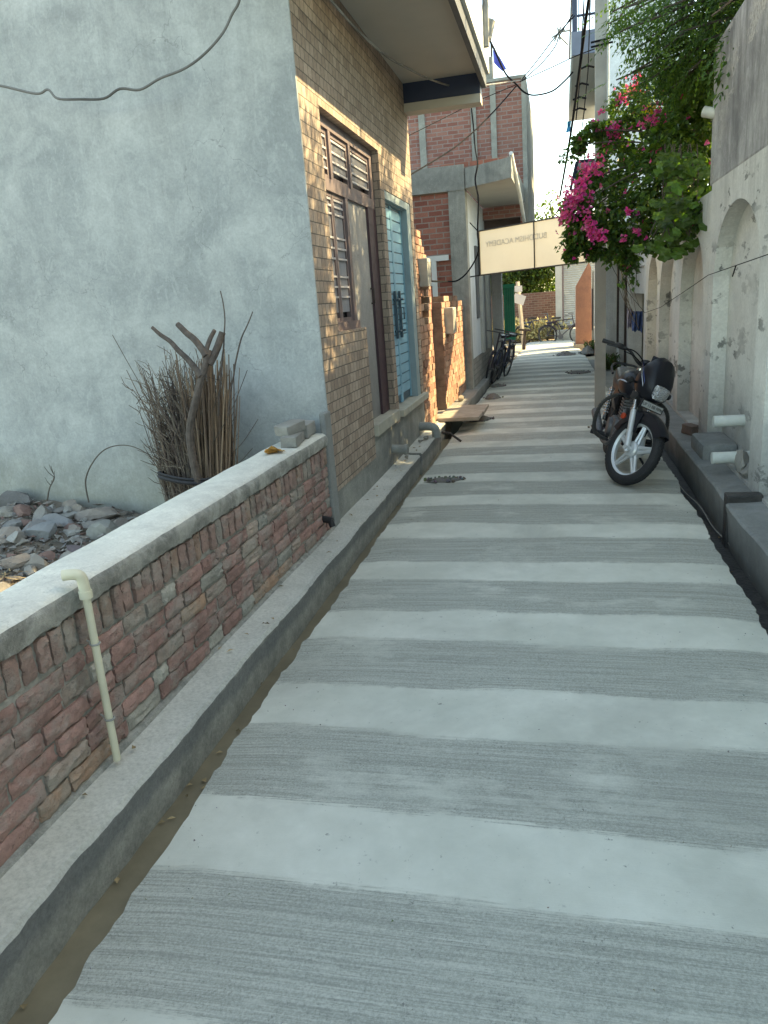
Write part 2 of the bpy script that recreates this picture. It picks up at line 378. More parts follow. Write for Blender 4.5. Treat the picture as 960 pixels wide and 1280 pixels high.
MT['gate_pink'] = plain('dusty_pink_sheet', (.26,.16,.14), .6, .15, 6)
MT['box_grey'] = plain('meter_box_grey', (.40,.385,.335), .6, .18, 9)
MT['slab'] = plain('stone_slab', (.33,.285,.235), .85, .2, 7, .4, 60)
MT['iron'] = plain('rusty_iron', (.06,.045,.04), .7, .3, 20, .2, 70, metal=.4)
MT['wire'] = plain('black_cable', (.012,.012,.014), .8, .1, 5, spec=.05)
MT['wire_l'] = plain('faded_cable', (.33,.32,.29), .6, .3, 30)
MT['wire_m'] = plain('two_tone_cable', (.12,.12,.115), .6, .6, 2.2)
MT['pole'] = plain('concrete_pole', (.34,.335,.31), .85, .18, 3, .4, 70)
MT['signframe'] = plain('sign_angle_iron', (.05,.045,.04), .6, .2, 10)
MT['signtext'] = plain('show_through_lettering', (.46,.44,.40), .8, .05, 9)
MT['green'] = plain('green_gate_paint', (.0,.27,.175), .45, .15, 6)
MT['shutter'] = plain('grey_roller_shutter', (.36,.37,.35), .5, .1, 5, metal=.2)
MT['shop'] = plaster('shop_plaster', (.42,.42,.39), (.33,.33,.31), scale=1.5, bump=.15)
MT['redpier'] = plaster('red_plaster', (.34,.165,.115), (.25,.125,.095), scale=3, bump=.5)
MT['rubber'] = plain('tyre_rubber', (.016,.016,.018), .75, .2, 30, .25, 120)
MT['alloy'] = plain('painted_alloy', (.55,.57,.58), .4, .08, 10, metal=.4)
MT['chrome'] = plain('dull_chrome', (.55,.56,.57), .25, .08, 10, metal=.9)
MT['black_paint'] = plain('black_gloss_paint', (.009,.010,.015), .40, .1, 5, spec=.3)
MT['black_plastic'] = plain('black_plastic', (.018,.018,.02), .55, .15, 20)
MT['blue_stripe'] = plain('blue_stripe_paint', (.035,.07,.22), .3, .1, 5)
MT['silver_stripe'] = plain('silver_stripe_paint', (.38,.42,.5), .3, .08, 5)
MT['engine'] = plain('cast_engine_metal', (.13,.13,.135), .6, .3, 25, .3, 90, metal=.6)
MT['plate'] = plain('number_plate_white', (.42,.43,.43), .5, .1, 20)
MT['orange'] = plain('orange_reflector', (.42,.05,.02), .35, .1, 5)
MT['rope'] = plain('wrapped_rope', (.05,.048,.045), .9, .3, 40, .6, 90)
MT['seat'] = plain('black_vinyl', (.016,.016,.018), .42, .2, 12, .15, 120)
MT['flag'] = plain('blue_flag_cloth', (.06,.085,.42), .8, .1, 6)
MT['jeans'] = plain('blue_jean_cloth', (.05,.10,.24), .9, .35, 14, .2, 90)
MT['lilac'] = plain('lilac_cloth', (.33,.32,.42), .9, .2, 14, .2, 90)
MT['cyan'] = plain('cyan_cloth', (.02,.30,.52), .8, .15, 10)
MT['orange_leaf'] = plain('dry_orange_leaf', (.42,.22,.06), .8, .3, 25)
MT['bike'] = plain('bicycle_enamel', (.03,.02,.03), .5, .3, 10)
MT['bike_b'] = plain('bicycle_blue_enamel', (.05,.06,.10), .5, .3, 10)
def water_mat(name, c, rough):
    t = NT(name); t.bump(t.noise(14, 3), .05, .01)
    col = t.mix(t.ramp(t.noise(3.5, 6, .65), [(.35, 0.), (.7, 1.)]), mul(c, .75), mul(c, 1.2))
    return t.done(col, rough, 0., .5)
MT['mud'] = water_mat('muddy_drain_water', (.20,.165,.11), .28)
MT['blackmud'] = plain('black_drain_mud', (.035,.033,.032), .55, .5, 14, .9, 35)
def glass_lens():
    t = NT('headlight_lens'); t.bump(t.noise(42, 2, .5, t.map((1,1,3))), 1., .03)
    return t.done((.62,.64,.66), .08, .9)
MT['lens'] = glass_lens()
def sign_mat():
    t = NT('sign_flex'); 
    col = t.mix(t.ramp(t.noise(1.6, 5, .6), [(.3, 0.), (.7, 1.)]), (.52,.50,.455), (.58,.56,.51))
    t.done(col, .7)
    tr = t.n.new('ShaderNodeBsdfTranslucent'); t.L(t.mix(1., col, (1.,.96,.88), 'MULTIPLY'), tr.inputs[0])
    m = t.n.new('ShaderNodeMixShader'); m.inputs[0].default_value = .22
    t.L(t.p.outputs[0], m.inputs[1]); t.L(tr.outputs[0], m.inputs[2]); t.L(m.outputs[0], t.out.inputs[0]); return t.mat
MT['sign'] = sign_mat()
MT['leaf_b'] = leafmat('bougainvillea_leaf', (.068,.13,.042), .45)
MT['leaf_v'] = leafmat('vine_leaf', (.062,.125,.032), .4)
MT['leaf_n'] = leafmat('neem_leaf', (.085,.16,.055), .5)
MT['leaf_t'] = leafmat('tree_leaf', (.07,.12,.035), .4)
MT['bract'] = leafmat('magenta_bract', (.68,.085,.33), .4, .6)
MT['petal'] = leafmat('yellow_petal', (.65,.45,.04), .35, .6)
MT['dryleaf'] = plain('pale_dry_foliage', (.42,.36,.17), .9, .3, 20, attr=True)
# ================================================================== SETTING: ground, lane, drains, kerbs
def S(o): o['kind'] = 'structure'; return o
m = MB(); m.box((-300,-300,-.62), (300,400,-.40)); S(m.build('ground', MT['soil']))
m = MB(); m.box((-9,-3,-.38), (-1.62,4.75,.16)); S(m.build('plot_ground', MT['soil']))

def jag(y, s, a): return a*(mnoise.noise(Vector((y*2.2, s, 0)))+.6*mnoise.noise(Vector((y*9, s, 3)))+.45*mnoise.noise(Vector((y*27, s, 5))))
def lerp_tab(tab, y):
    if y <= tab[0][0]: return tab[0][1]
    for (a, b), (c, d) in zip(tab, tab[1:]):
        if y <= c: return b+(d-b)*(y-a)/(c-a)
    return tab[-1][1]
LEFT = [(-3,-1.19),(1.2,-1.23),(2.8,-1.27),(7,-1.30),(9.8,-1.29),(13.8,-1.3),(18,-1.22),(22,-1.14),(27,-1.1)]
RIGHT = [(-3,.92),(3.5,.93),(6.8,.94),(9,.93),(10.2,.90),(11.2,.86),(13,.75),(19,.62),(25,.45),(27,.42)]
m = MB(); rows = []; y = -3.; NX = 12
while y < 26.6:
    xl = lerp_tab(LEFT, y)+jag(y, 1.3, .020); xr = lerp_tab(RIGHT, y)+jag(y, 7.7, .022)
    row = []
    for i in range(NX+1):
        t = i/NX; x = xl+(xr-xl)*t
        z = .012*(1-(2*t-1)**2)+.004*mnoise.noise(Vector((x*2, y*2, 0)))
        if i in (0, NX): z -= .012+.008*abs(mnoise.noise(Vector((y*11, i, 0))))
        row.append((x, y, z))
    row = [(row[0][0]-.012, y, -.30)]+row+[(row[-1][0]+.008, y, -.30)]
    rows.append(row); y += .035 if y < 9 else .09
w = NX+3
m.add([p for r_ in rows for p in r_], [(i*w+j, i*w+j+1, (i+1)*w+j+1, (i+1)*w+j) for i in range(len(rows)-1) for j in range(w-1)])
S(m.build('lane', MT['road'], smooth=50))

# left drain: bed with muddy water, and the cement kerb
m = MB(); m.box((-1.42,-3,-.30), (-1.12,9.0,-.045)); S(m.build('drain_water', MT['mud']))
m = MB(); m.box((-1.5,9.0,-.30), (-1.05,19,-.22)); S(m.build('drain_bed', MT['blackmud']))
m = MB(); m.box((.86,-3,-.30), (1.16,27,-.17)); S(m.build('drain_bed', MT['blackmud']))
def kerb(name, y0, y1, xo, xi, zt, sgn, mat, step=.12, round_=.03, zb=-.3, amp=.008):
    """cement kerb with a hand-finished nose; xo is the outer edge over the drain, xi the wall side"""
    m = MB(); rows = []; n = max(2, int((y1-y0)/step))
    for k in range(n+1):
        y = y0+(y1-y0)*k/n
        j = jag(y, xo*3, amp)+.012*mnoise.noise(Vector((y*1.1, xo, 2)))
        zj = .006*mnoise.noise(Vector((y*1.7, xo, 9)))
        s = -sgn
        dd = 1 if xi > xo else -1
        rows.append([(xi, y, zb), (xi, y, zt+zj+.012), (xo+(xi-xo)*.45, y, zt+zj), (xo+dd*.016+j, y, zt+zj-.002), (xo+dd*.003+j, y, zt+zj-.016), (xo+dd*.014+j*.7, y, zt*.5), (xo+dd*.04+j*.3, y, zb)])
    q = 7
    m.add([p for r_ in rows for p in r_], [(i*q+j, i*q+j+1, (i+1)*q+j+1, (i+1)*q+j) for i in range(n) for j in range(q-1)]+[tuple(range(q)), tuple(n*q+j for j in range(q-1, -1, -1))])
    return S(m.build(name, mat, smooth=38))
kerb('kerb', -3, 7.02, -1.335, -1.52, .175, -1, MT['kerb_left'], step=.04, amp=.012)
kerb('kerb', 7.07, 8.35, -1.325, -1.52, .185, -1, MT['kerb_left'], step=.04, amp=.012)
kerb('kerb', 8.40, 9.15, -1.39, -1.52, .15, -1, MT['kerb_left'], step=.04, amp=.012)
kerb('kerb', 10.2, 20, -1.30, -1.52, .16, -1, MT['kerb_dark'])
kerb('kerb', -3, 5.22, 1.07, 1.36, .15, 1, MT['kerb_dark'])
kerb('kerb', 5.30, 12.4, 1.075, 1.36, .15, 1, MT['kerb_dark'])
# mortar fillet at the foot of the left wall
m = MB(); m.prism([(-1.53,.16),(-1.480,.172),(-1.495,.192),(-1.53,.205)], -3, 4.6, 'y'); S(m.build('kerb_fillet', MT['cement_rough']))
# apron in front of the porch and the dusty ground at the far end
m = MB(); m.add([(.84,11.0,-.004),(1.5,12.5,.004),(3.4,18.4,.004),(.62,18.4,.004),(.70,14,.004),(.78,12.2,.0)], [(0,1,2,3,4,5)]); S(m.build('apron', MT['kerb']))
m = MB(); m.box((-30,18.4,-.35), (30,80,-.055)); S(m.build('cross_street', plain('pale_dust', (.42,.35,.25), .95, .2, 3, .4, 30)))
m = MB(); m.box((-2.2,19.9,-.1), (-1.16,26,.02)); S(m.build('dusty_verge', plain('verge_dust', (.45,.38,.28), .95, .2, 3, .4, 30)))  # verge dust, slightly paler than the cross street

# ================================================================== near brick boundary wall (left)
wall = thing('brick_wall', 'low red brick boundary wall with pale cement coping beside the drain kerb', 'wall', (-1.6,1.5,.17))
WY0, WY1 = -1.2, 4.60
m = MB(); m.box((-1.70,WY0,.1), (-1.5135,WY1,.745)); m.build('mortar_core', MT['mortar'], wall)
def brickbox(m, cy, cz, ly, lz, x_face, depth, col, n=(9,5)):
    """one weathered brick, its worn face towards +x"""
    a, b = n; vs = []; jit = R.uniform(-.006,.005); tilt = R.uniform(-.03,.03); idx = {}
    sd = R.random()*99
    for i in range(a+1):
        for j in range(b+1):
            u, v = i/a-.5, j/b-.5
            e = max(abs(u), abs(v))*2
            corner = (abs(u)*2)**6*(abs(v)*2)**6
            yy = cy+u*ly*(1-.02*corner)+.007*mnoise.noise(Vector((sd,u*6,v*6))); zz = cz+v*lz*(1-.03*corner)+u*ly*tilt*.5+.006*mnoise.noise(Vector((sd+5,u*8,v*5)))
            xx = x_face+jit-(.006 if e > .98 else 0.)+.009*mnoise.noise(Vector((u*5+sd, v*4, 1)))+.005*mnoise.noise(Vector((u*13+sd, v*11, 7)))
            idx[i,j] = len(vs); vs.append((xx, yy, zz))
    rim = [(i,0) for i in range(a)]+[(a,j) for j in range(b)]+[(i,b) for i in range(a,0,-1)]+[(0,j) for j in range(b,0,-1)]
    fs = [(idx[i,j], idx[i+1,j], idx[i+1,j+1], idx[i,j+1]) for i in range(a) for j in range(b)]
    back = []
    for r_ in rim:
        p = vs[idx[r_]]; back.append(len(vs)); vs.append((x_face-depth, p[1], p[2]))
    k = len(rim)
    fs += [(idx[rim[q]], back[q], back[(q+1) % k], idx[rim[(q+1) % k]]) for q in range(k)]
    m.add(vs, fs, col)
def near_brick_col():
    q = R.random()
    if q < .64: b = Vector((.285,.165,.142))
    elif q < .84: b = Vector((.275,.215,.18))
    elif q < .95: b = Vector((.30,.285,.25))
    else: b = Vector((.32,.20,.14))
    k = R.uniform(.85,1.3); return tuple(b*k)
m = MB()
z = .196; ci = 0
while z < .58:
    y = WY0+R.uniform(0,.1); h = .066
    while y < WY1-.05:
        l = R.choice([.225,.225,.21,.115,.15]); l = min(l, WY1-y)
        if l > .04: brickbox(m, y+l/2, z+h/2+R.uniform(-.003,.003), l-.011, h-.004+R.uniform(-.005,.002), -1.5, .03, near_brick_col())
        y += l
    z += .0688; ci += 1
y = WY0
while y < WY1-.05:
    l = R.uniform(.062,.074)
    c = near_brick_col(); c = tuple(.5*a+.5*b for a, b in zip(c, (.27,.195,.165)))
    brickbox(m, y+l/2, .675+R.uniform(-.004,.006), l-.009-R.uniform(0,.012), .112+R.uniform(-.012,.004), -1.497, .03, c, (4,7)); y += l
m.build('brick_courses', MT['near_brick'], wall, smooth=45)
# coping: flat trowelled top, rough cement lip
m = MB(); rows = []; n = 420
for k in range(n+1):
    y = WY0+(WY1-WY0)*k/n
    e1 = .010*mnoise.noise(Vector((y*3,1,0)))+.006*mnoise.noise(Vector((y*14,1,0))); e2 = .016*mnoise.noise(Vector((y*2.5,5,0)))
    l = .016*mnoise.noise(Vector((y*7,9,0)))+.013*mnoise.noise(Vector((y*23,9,0)))+.008*mnoise.noise(Vector((y*60,9,0)))
    zt = .832+.006*mnoise.noise(Vector((y*1.2,3,0)))
    rows.append([(-1.72+e2, y, .70), (-1.725+e2, y, zt-.012), (-1.705+e2, y, zt), (-1.60, y, zt+.003), (-1.515+e1, y, zt-.004), (-1.493+e1, y, zt-.016), (-1.484+l*.6, y, zt-.035), (-1.486+.7*l+.010*mnoise.noise(Vector((y*31,2,4))), y, zt-.060), (-1.490+l*.5, y, .745+l), (-1.52, y, .735+l)])
q = 10
m.add([p for r_ in rows for p in r_], [(i*q+j, i*q+j+1, (i+1)*q+j+1, (i+1)*q+j) for i in range(n) for j in range(q-1)]+[tuple(range(q)), tuple(n*q+j for j in range(q-1, -1, -1))])
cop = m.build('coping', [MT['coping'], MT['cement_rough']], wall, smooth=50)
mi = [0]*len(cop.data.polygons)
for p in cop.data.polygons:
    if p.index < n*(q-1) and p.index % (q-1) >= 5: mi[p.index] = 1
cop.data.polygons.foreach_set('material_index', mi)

# cream water pipe clipped to the wall
pv = thing('water_pipe', 'cream plastic pipe with elbow clipped upright on the brick boundary wall', 'pipe', (-1.46,1.9,.2))
m = MB(); m.tube(spline([(-1.462,1.915,.20),(-1.458,1.91,.5),(-1.452,1.905,.80)]), .0125, 12)
m.build('pipe_run', MT['pvc'], pv, smooth=True)
m = MB(); m.tube(spline([(-1.452,1.905,.79),(-1.452,1.903,.845),(-1.457,1.897,.866),(-1.475,1.888,.872),(-1.50,1.878,.872)]), .0175, 12)
m.lathe([(.0195,-.012),(.0205,-.012),(.0205,.012),(.0195,.012)], Matrix.Translation((-1.452,1.905,.80)), 16); m.build('elbow', MT['pvc'], pv, smooth=True)
for zz in (.63,.36):
    m = MB(); m.torus(.0145, .0035, Matrix.Translation((-1.455,1.908,zz)), 16, 6); m.tube([(-1.468,1.908,zz),(-1.50,1.925,zz+.004)], .003, 6); m.build('pipe_clip', MT['grey_pipe'], pv, smooth=True)
# small dark pipe stub low in the wall near the house
m = MB(); m.tube([(-1.52,4.42,.30),(-1.44,4.40,.29)], .022, 10); m.tube([(-1.455,4.405,.292),(-1.44,4.40,.25)], .02, 10)
tag(m.build('drain_stub', MT['black_plastic'], smooth=True), 'short black pipe stub low in the brick boundary wall near the tiled house', 'pipe')

# things lying on the coping
def rough_block(name, loc, size, rotz, mat, label, cat, group=None, col=(.27,.26,.235), tilt=0):
    m = MB(); bm = bmesh.new(); bmesh.ops.create_cube(bm, size=1)
    bmesh.ops.bevel(bm, geom=list(bm.edges), offset=.05, segments=1, affect='EDGES')
    bmesh.ops.subdivide_edges(bm, edges=list(bm.edges), cuts=2, use_grid_fill=True)
    sd = R.random()*50
    for v in bm.verts:
        nn = mnoise.noise(v.co*3+Vector((sd,0,0)))*.10+mnoise.noise(v.co*9+Vector((sd,3,0)))*.04
        v.co = v.co*(1+nn); v.co = Vector((v.co.x*size[0], v.co.y*size[1], v.co.z*size[2]))
    m.bm(bm, col); o = m.build(name, mat, smooth=35); o.location = loc; o.rotation_euler = (tilt,tilt*.5,rotz)
    return tag(o, label, cat, group)
rough_block('loose_brick', (-1.575,4.20,.864), (.10,.24,.062), rad(8), MT['stone'], 'grey mortar crusted brick lying flat on the wall coping, bottom of the little stack', 'brick', col=(.25,.245,.225))
rough_block('loose_brick', (-1.60,4.25,.926), (.10,.20,.062), rad(-14), MT['stone'], 'grey brick tilted on top of the little stack on the wall coping', 'brick', col=(.27,.265,.245), tilt=.08)
rough_block('loose_brick', (-1.60,4.49,.876), (.11,.22,.085), rad(4), MT['stone'], 'broken cement block on the coping end against the tiled house', 'brick', col=(.30,.295,.275))
m = MB()
for k in range(7):
    c = Vector((-1.585+R.uniform(-.04,.03), 3.93+R.uniform(-.05,.05), .842+R.uniform(0,.012))); a = R.uniform(0,6.28)
    u = Vector((math.cos(a),math.sin(a),R.uniform(-.1,.4)))*.042; v = Vector((-math.sin(a),math.cos(a),R.uniform(.0,.7)))*.024
    m.add([c-u, c-u*.3+v, c+u*.5+v*1.1+Vector((0,0,.012)), c+u, c+u*.4-v, c-u*.4-v*.8+Vector((0,0,.008))], [(0,1,4,5),(1,2,3,4)])
tag(m.build('dry_leaf', MT['orange_leaf'], fixn=False), 'crumpled orange dry leaf scrap on the wall coping before the loose bricks', 'leaf')

# ================================================================== tiled house
house = thing('tiled_house', 'house faced with tan brick tiles, with a blue grey plastered side wall and a canopy', 'house', (-1.5,4.7,0))
HX = -1.5; T = .30
m = MB()
def pan(y0, y1, z0, z1): m.box((HX-T,y0,z0), (HX,y1,z1))
pan(4.72,5.13,.56,4.9); pan(5.13,5.92,.56,1.44); pan(6.80,6.95,.56,4.9); pan(8.16,8.32,.62,4.9)
pan(5.13,6.80,2.87,4.9); pan(6.95,8.16,2.58,4.9)
# tile skirt hangs lower before the first door
m.box((HX-.1,4.722,.232+.16),(HX+.004,5.90,.562)); m.box((HX-.1,6.82,.52),(HX+.004,6.93,.562))
m.build('tiled_front', MT['tile'], house)
m = MB(); m.box((HX-.12,6.802,.66),(HX-.003,6.806,2.868)); m.box((HX-T,6.799,.66),(HX-.004,6.8,2.868)); m.build('tiled_reveal', MT['tile_x'], house)
m = MB(); m.box((-9,4.70,-.3),(HX-.0005,4.719,4.9)); m.box((-9,4.72,-.3),(HX-T-1.2,8.3,4.9)); m.box((-9,8.25,-.3),(HX-.02,8.30,4.9)); m.build('side_wall', MT['bluewall'], house)
m = MB(); m.box((HX-.25,4.70,-.3),(HX-.004,8.318,.56)); m.build('plinth', MT['plinth'], house)
m = MB(); m.bbox((HX-.03,4.60,.16),(HX+.012,4.735,.955),.012); m.build('corner_post', MT['darkgrey'] if False else MT['kerb_dark'], house)
m = MB(); m.bbox((HX-.25,5.92,.56),(HX+.035,6.815,.655),.006); m.build('door_step', MT['sill'], house)
m = MB(); m.bbox((HX-.28,6.935,.56),(HX+.05,8.34,.625),.008); m.build('door_sill', MT['sill'], house)
# canopy
m = MB(); m.box((HX,2.9,3.70),(-.70,8.32,3.86)); cs = m.build('canopy', MT['soffit'], house)
m = MB(); m.box((-.735,2.9,3.60),(-.69,8.34,3.72)); m.build('canopy_drip', MT['darkgrey'], cs)
m = MB(); m.box((-.735,2.9,3.722),(-.66,8.36,4.12)); m.build('fascia', MT['fascia'], cs)
m = MB(); m.box((HX,8.16,3.52),(-.737,8.34,3.705)); m.build('end_beam', MT['navy'], cs)
m = MB(); m.box((HX,8.15,3.44),(-.737,8.345,3.517)); m.build('beam_soffit', MT['soffit'], cs)
m = MB(); m.box((-.86,2.9,4.12),(-.70,8.3,4.3)); 
for k in range(18): m.tube([(-.70,3+k*.3,4.3),(-.70,3+k*.3,5.1)], .012, 6)
m.tube([(-.70,2.9,5.1),(-.70,8.3,5.1)], .02, 8); m.build('balcony_railing', MT['navy'], cs)
m = MB(); m.tube([(-.64,7.85,3.82),(-.63,7.85,4.3)], .03, 8); m.tube([(-.64,7.9,3.9),(-.60,7.92,4.05)], .05, 8); m.build('spout', MT['grey_pipe'], cs, smooth=True)

# first door: window grille, panel, transom
XR = HX-.07
m = MB()
m.box((XR-.08,5.13,2.80),(XR+.01,6.795,2.868)); m.box((XR-.08,5.13,2.395),(XR+.012,6.795,2.475))
m.box((XR-.08,5.13,1.46),(XR+.01,5.20,2.395)); m.box((XR-.08,5.13,2.475),(XR+.008,5.19,2.80))
m.box((XR-.08,5.82,1.46),(XR+.01,5.89,2.395)); m.box((XR-.08,5.50,2.475),(XR+.009,5.555,2.80)); m.box((XR-.08,6.03,2.475),(XR+.009,6.085,2.80))
m.box((XR-.08,5.13,1.44),(XR+.03,5.90,1.50)); m.box((XR-.08,6.70,2.475),(XR+.009,6.795,2.80))
m.build('door_frame', MT['brown_paint'], house)
m = MB(); m.box((XR-.1,6.52,.655),(XR+.012,6.797,2.40)); m.build('door_jamb', MT['brown_dark'], house)
m = MB(); m.box((XR-.06,5.89,.655),(XR-.01,6.52,2.396)); dp = m.build('door_panel', MT['panelgrey'], house)
m = MB(); m.tube([(XR-.005,6.47,1.62),(XR+.02,6.47,1.62),(XR+.02,6.47,1.74),(XR-.005,6.47,1.74)], .008, 8); m.build('handle', MT['iron'], dp)
m = MB(); m.box((XR-.09,5.14,1.47),(XR-.05,6.79,2.86)); m.build('dark_pane', MT['dark_glass'], house)
def grille(y0, y1, z0, z1, bars, rails, nm):
    m = MB(); xg = XR-.012
    m.box((xg-.03,y0,z0),(xg+.006,y0+.035,z1)); m.box((xg-.03,y1-.035,z0),(xg+.006,y1,z1)); m.box((xg-.03,y0,z0),(xg+.005,y1,z0+.03)); m.box((xg-.03,y0,z1-.03),(xg+.005,y1,z1))
    f = m.build('window_frame', MT['brown_paint'], house)
    m = MB()
    for k in range(bars):
        yy = y0+.045+(y1-y0-.09)*k/(bars-1); m.box((xg-.012,yy-.004,z0+.07),(xg-.004,yy+.004,z1-.05))
    for r_ in rails:
        zz = z0+(z1-z0)*r_; m.box((xg-.004,y0+.035,zz-.007),(xg+.008,y1-.035,zz+.007))
    m.build('grille_bars', MT['grille'], f)
grille(5.20,5.51,1.50,2.395,8,(.20,.28,.36,.50,.58,.66,.84,.90,.95),'a')
grille(5.515,5.82,1.50,2.395,8,(.20,.28,.36,.50,.58,.66,.84,.90,.95),'b')
grille(5.19,5.50,2.475,2.80,9,(.22,.42,.62,.85),'c')
grille(5.555,6.03,2.475,2.80,13,(.22,.42,.62,.85),'d')
grille(6.085,6.70,2.475,2.80,16,(.22,.42,.62,.85),'e')

# second door: sea blue steel double door
m = MB(); m.box((HX-.14,6.95,2.50),(HX-.05,8.16,2.58)); m.box((HX-.14,6.95,.625),(HX-.05,7.0,2.5)); m.box((HX-.16,7.98,.625),(HX-.006,8.16,2.578)); m.box((HX-.16,6.952,2.51),(HX-.006,7.98,2.577)); m.build('door_surround', MT['teal_jamb'], house)
for (a, b) in ((7.0,7.48),(7.49,7.98)):
    m = MB(); m.box((HX-.12,a,.635),(HX-.085,b,2.5))
    k = 0; zz = .72
    m.box((HX-.1,a,.635),(HX-.070,a+.035,2.5)); m.box((HX-.1,b-.035,.635),(HX-.070,b,2.5))
    while zz < 2.44:
        m.box((HX-.1,a+.038,zz),(HX-.074,b-.038,zz+.086)); zz += .098
    lf = m.build('door_leaf', MT['teal'], house)
    m = MB(); m.box((HX-.12,a+.02,.64),(HX-.083,b-.02,2.49)); m.build('seams', MT['handle'], lf)
    hy = b-.10 if a < 7.2 else a+.10
    m = MB(); m.box((HX-.068,hy-.016,1.27),(HX-.045,hy+.016,1.72))
    for zz in (1.34,1.64): m.tube([(HX-.08,hy,zz),(HX-.03,hy,zz),(HX-.03,hy+.05,zz)], .011, 8); m.box((HX-.075,hy-.05,zz-.01),(HX-.06,hy+.05,zz+.01))
    m.tube([(HX-.06,hy+.02,1.45),(HX-.025,hy+.02,1.45),(HX-.025,hy+.02,1.56),(HX-.06,hy+.02,1.56)], .008, 8); m.build('handle', MT['handle'], lf, smooth=True)
m = MB(); m.box((HX-.0685,7.03,1.86),(HX-.066,7.12,2.17)); m.build('notice', MT['paper'], house)
# plinth pipe stubs
for (yy, zz, L_, lab) in ((6.55,.33,.19,'grey pipe stub sticking out of the plinth below the first door'),(7.95,.30,.16,'grey pipe elbow at the plinth below the blue door')):
    m = MB(); p0 = Vector((HX-.02,yy,zz)); p1 = Vector((HX+L_*.75,yy-.02,zz-.005))
    if L_ < .17: m.tube(spline([p0, p1, p1+Vector((.05,0,-.03)), p1+Vector((.06,0,-.12))]), .045, 14)
    else:
        m.tube([p0, p1], .042, 16); m.tube([p1-Vector((.03,0,0)), p1], .05, 16); m.tube([p1-Vector((.01,0,0)), p1+Vector((.003,0,0))], .034, 14)
    tag(m.build('pipe_stub', MT['grey_pipe'], smooth=True), lab, 'pipe')
# wire sagging across the side wall
pts = [atY(px, py, 4.45) for px, py in ((-60,97),(0,107),(45,117),(60,112),(72,123),(100,124),(130,123),(150,111),(175,112),(200,98),(230,86),(255,68),(278,42),(290,18),(300,-2),(312,-60))]
m = MB(); m.tube(spline(pts, 6), .0075, 8); tag(m.build('sagging_cable', MT['wire_m'], smooth=True), 'thick kinked black and white cable sagging across the blue grey side wall', 'cable')
# ================================================================== rubble plot behind the wall
mound = MB(); NXm, NYm = 46, 40
def mz(x, y):
    d = max(0, min(1, (4.75-y)/2.6)); e = max(0, min(1, (-1.9-x)/1.6))
    return .17+.17*e*(1-.75*d)+.05*mnoise.noise(Vector((x*2.2,y*2.2,0)))+.035*mnoise.noise(Vector((x*6,y*6,2)))
vs = []; 
for i in range(NXm+1):
    for j in range(NYm+1):
        x = -6+4.3*i/NXm; y = 2.0+2.72*j/NYm; vs.append((x,y,mz(x,y)))
mound.add(vs, [(i*(NYm+1)+j, (i+1)*(NYm+1)+j, (i+1)*(NYm+1)+j+1, i*(NYm+1)+j+1) for i in range(NXm) for j in range(NYm)])
S(mound.build('rubble_mound', MT['soil'], smooth=60))
STC = [(.30,.28,.25),(.26,.24,.22),(.34,.325,.30),(.25,.155,.13),(.22,.21,.205),(.31,.265,.23)]
def rock(m, c, s, col, sd, flat=.6, rz=0., tilt=0.):
    bm = bmesh.new(); bmesh.ops.create_icosphere(bm, subdivisions=2, radius=1)
    planes = [Vector((R.gauss(0,1),R.gauss(0,1),R.gauss(0,1))).normalized() for _ in range(13)]
    rot = Matrix.Rotation(rz,3,'Z')@Matrix.Rotation(tilt,3,'X')
    for v in bm.verts:
        p = v.co.copy()
        for pl in planes:
            d = p.dot(pl)-.50
            if d > 0: p -= pl*d
        p += p*.10*mnoise.noise(p*2.5+Vector((sd,0,0)))
        v.co = rot@Vector((p.x*s[0],p.y*s[1],p.z*s[2]))+Vector(c)
    m.bm(bm, col)
for k in range(165):
    x = R.uniform(-4.7,-1.9); y = R.uniform(2.7,4.62)
    if -2.65 < x < -1.9 and y > 4.0: continue
    s = R.choice([R.uniform(.04,.09),R.uniform(.06,.16)]); s2 = (s*R.uniform(.8,1.4), s*R.uniform(.7,1.2), s*R.uniform(.45,.8))
    m = MB(); c = (x,y,mz(x,y)+s2[2]*.45); rock(m, (0,0,0), s2, R.choice(STC), R.random()*90, rz=R.uniform(0,6.28), tilt=R.uniform(-.3,.3))
    o = m.build('rubble_stone', MT['stone'], smooth=12); o.location = c
    tag(o, 'broken stone or brick lump in the rubble between boundary wall and side wall', 'stone', 'broken stones in the rubble plot')
for (px, py, s, col, lab) in ((56,660,(.15,.14,.10),(.27,.28,.285),'pointed pale grey stone slab standing out near the middle of the rubble'),(75,648,(.28,.12,.05),(.24,.235,.235),'long flat grey slab lying behind the pointed pale stone'),
        (5,612,(.22,.16,.20),(.17,.175,.165),'big dark rounded boulder at the rubble edge against the side wall'),(46,620,(.22,.07,.09),(.14,.135,.135),'dark flat slab leaning at the foot of the side wall beside the boulder'),
        (28,640,(.12,.09,.07),(.22,.135,.115),'reddish broken brick lump in the rubble left of the long slab'),(130,655,(.15,.11,.11),(.27,.265,.24),'pale rough stone in the rubble nearest the firewood bundle'),(92,673,(.14,.08,.05),(.15,.12,.125),'dark purple flat stone beside the coping edge in the rubble')):
    p = atZ(px, py, .36); m = MB(); rock(m, (0,0,0), s, col, R.random()*90, rz=R.uniform(-.5,.5)); o = m.build('rubble_stone', MT['stone'], smooth=25)
    o.location = (p.x, min(p.y,4.6), mz(p.x,min(p.y,4.6))+s[2]*.55); tag(o, lab, 'stone', 'broken stones in the rubble plot')
m = MB()
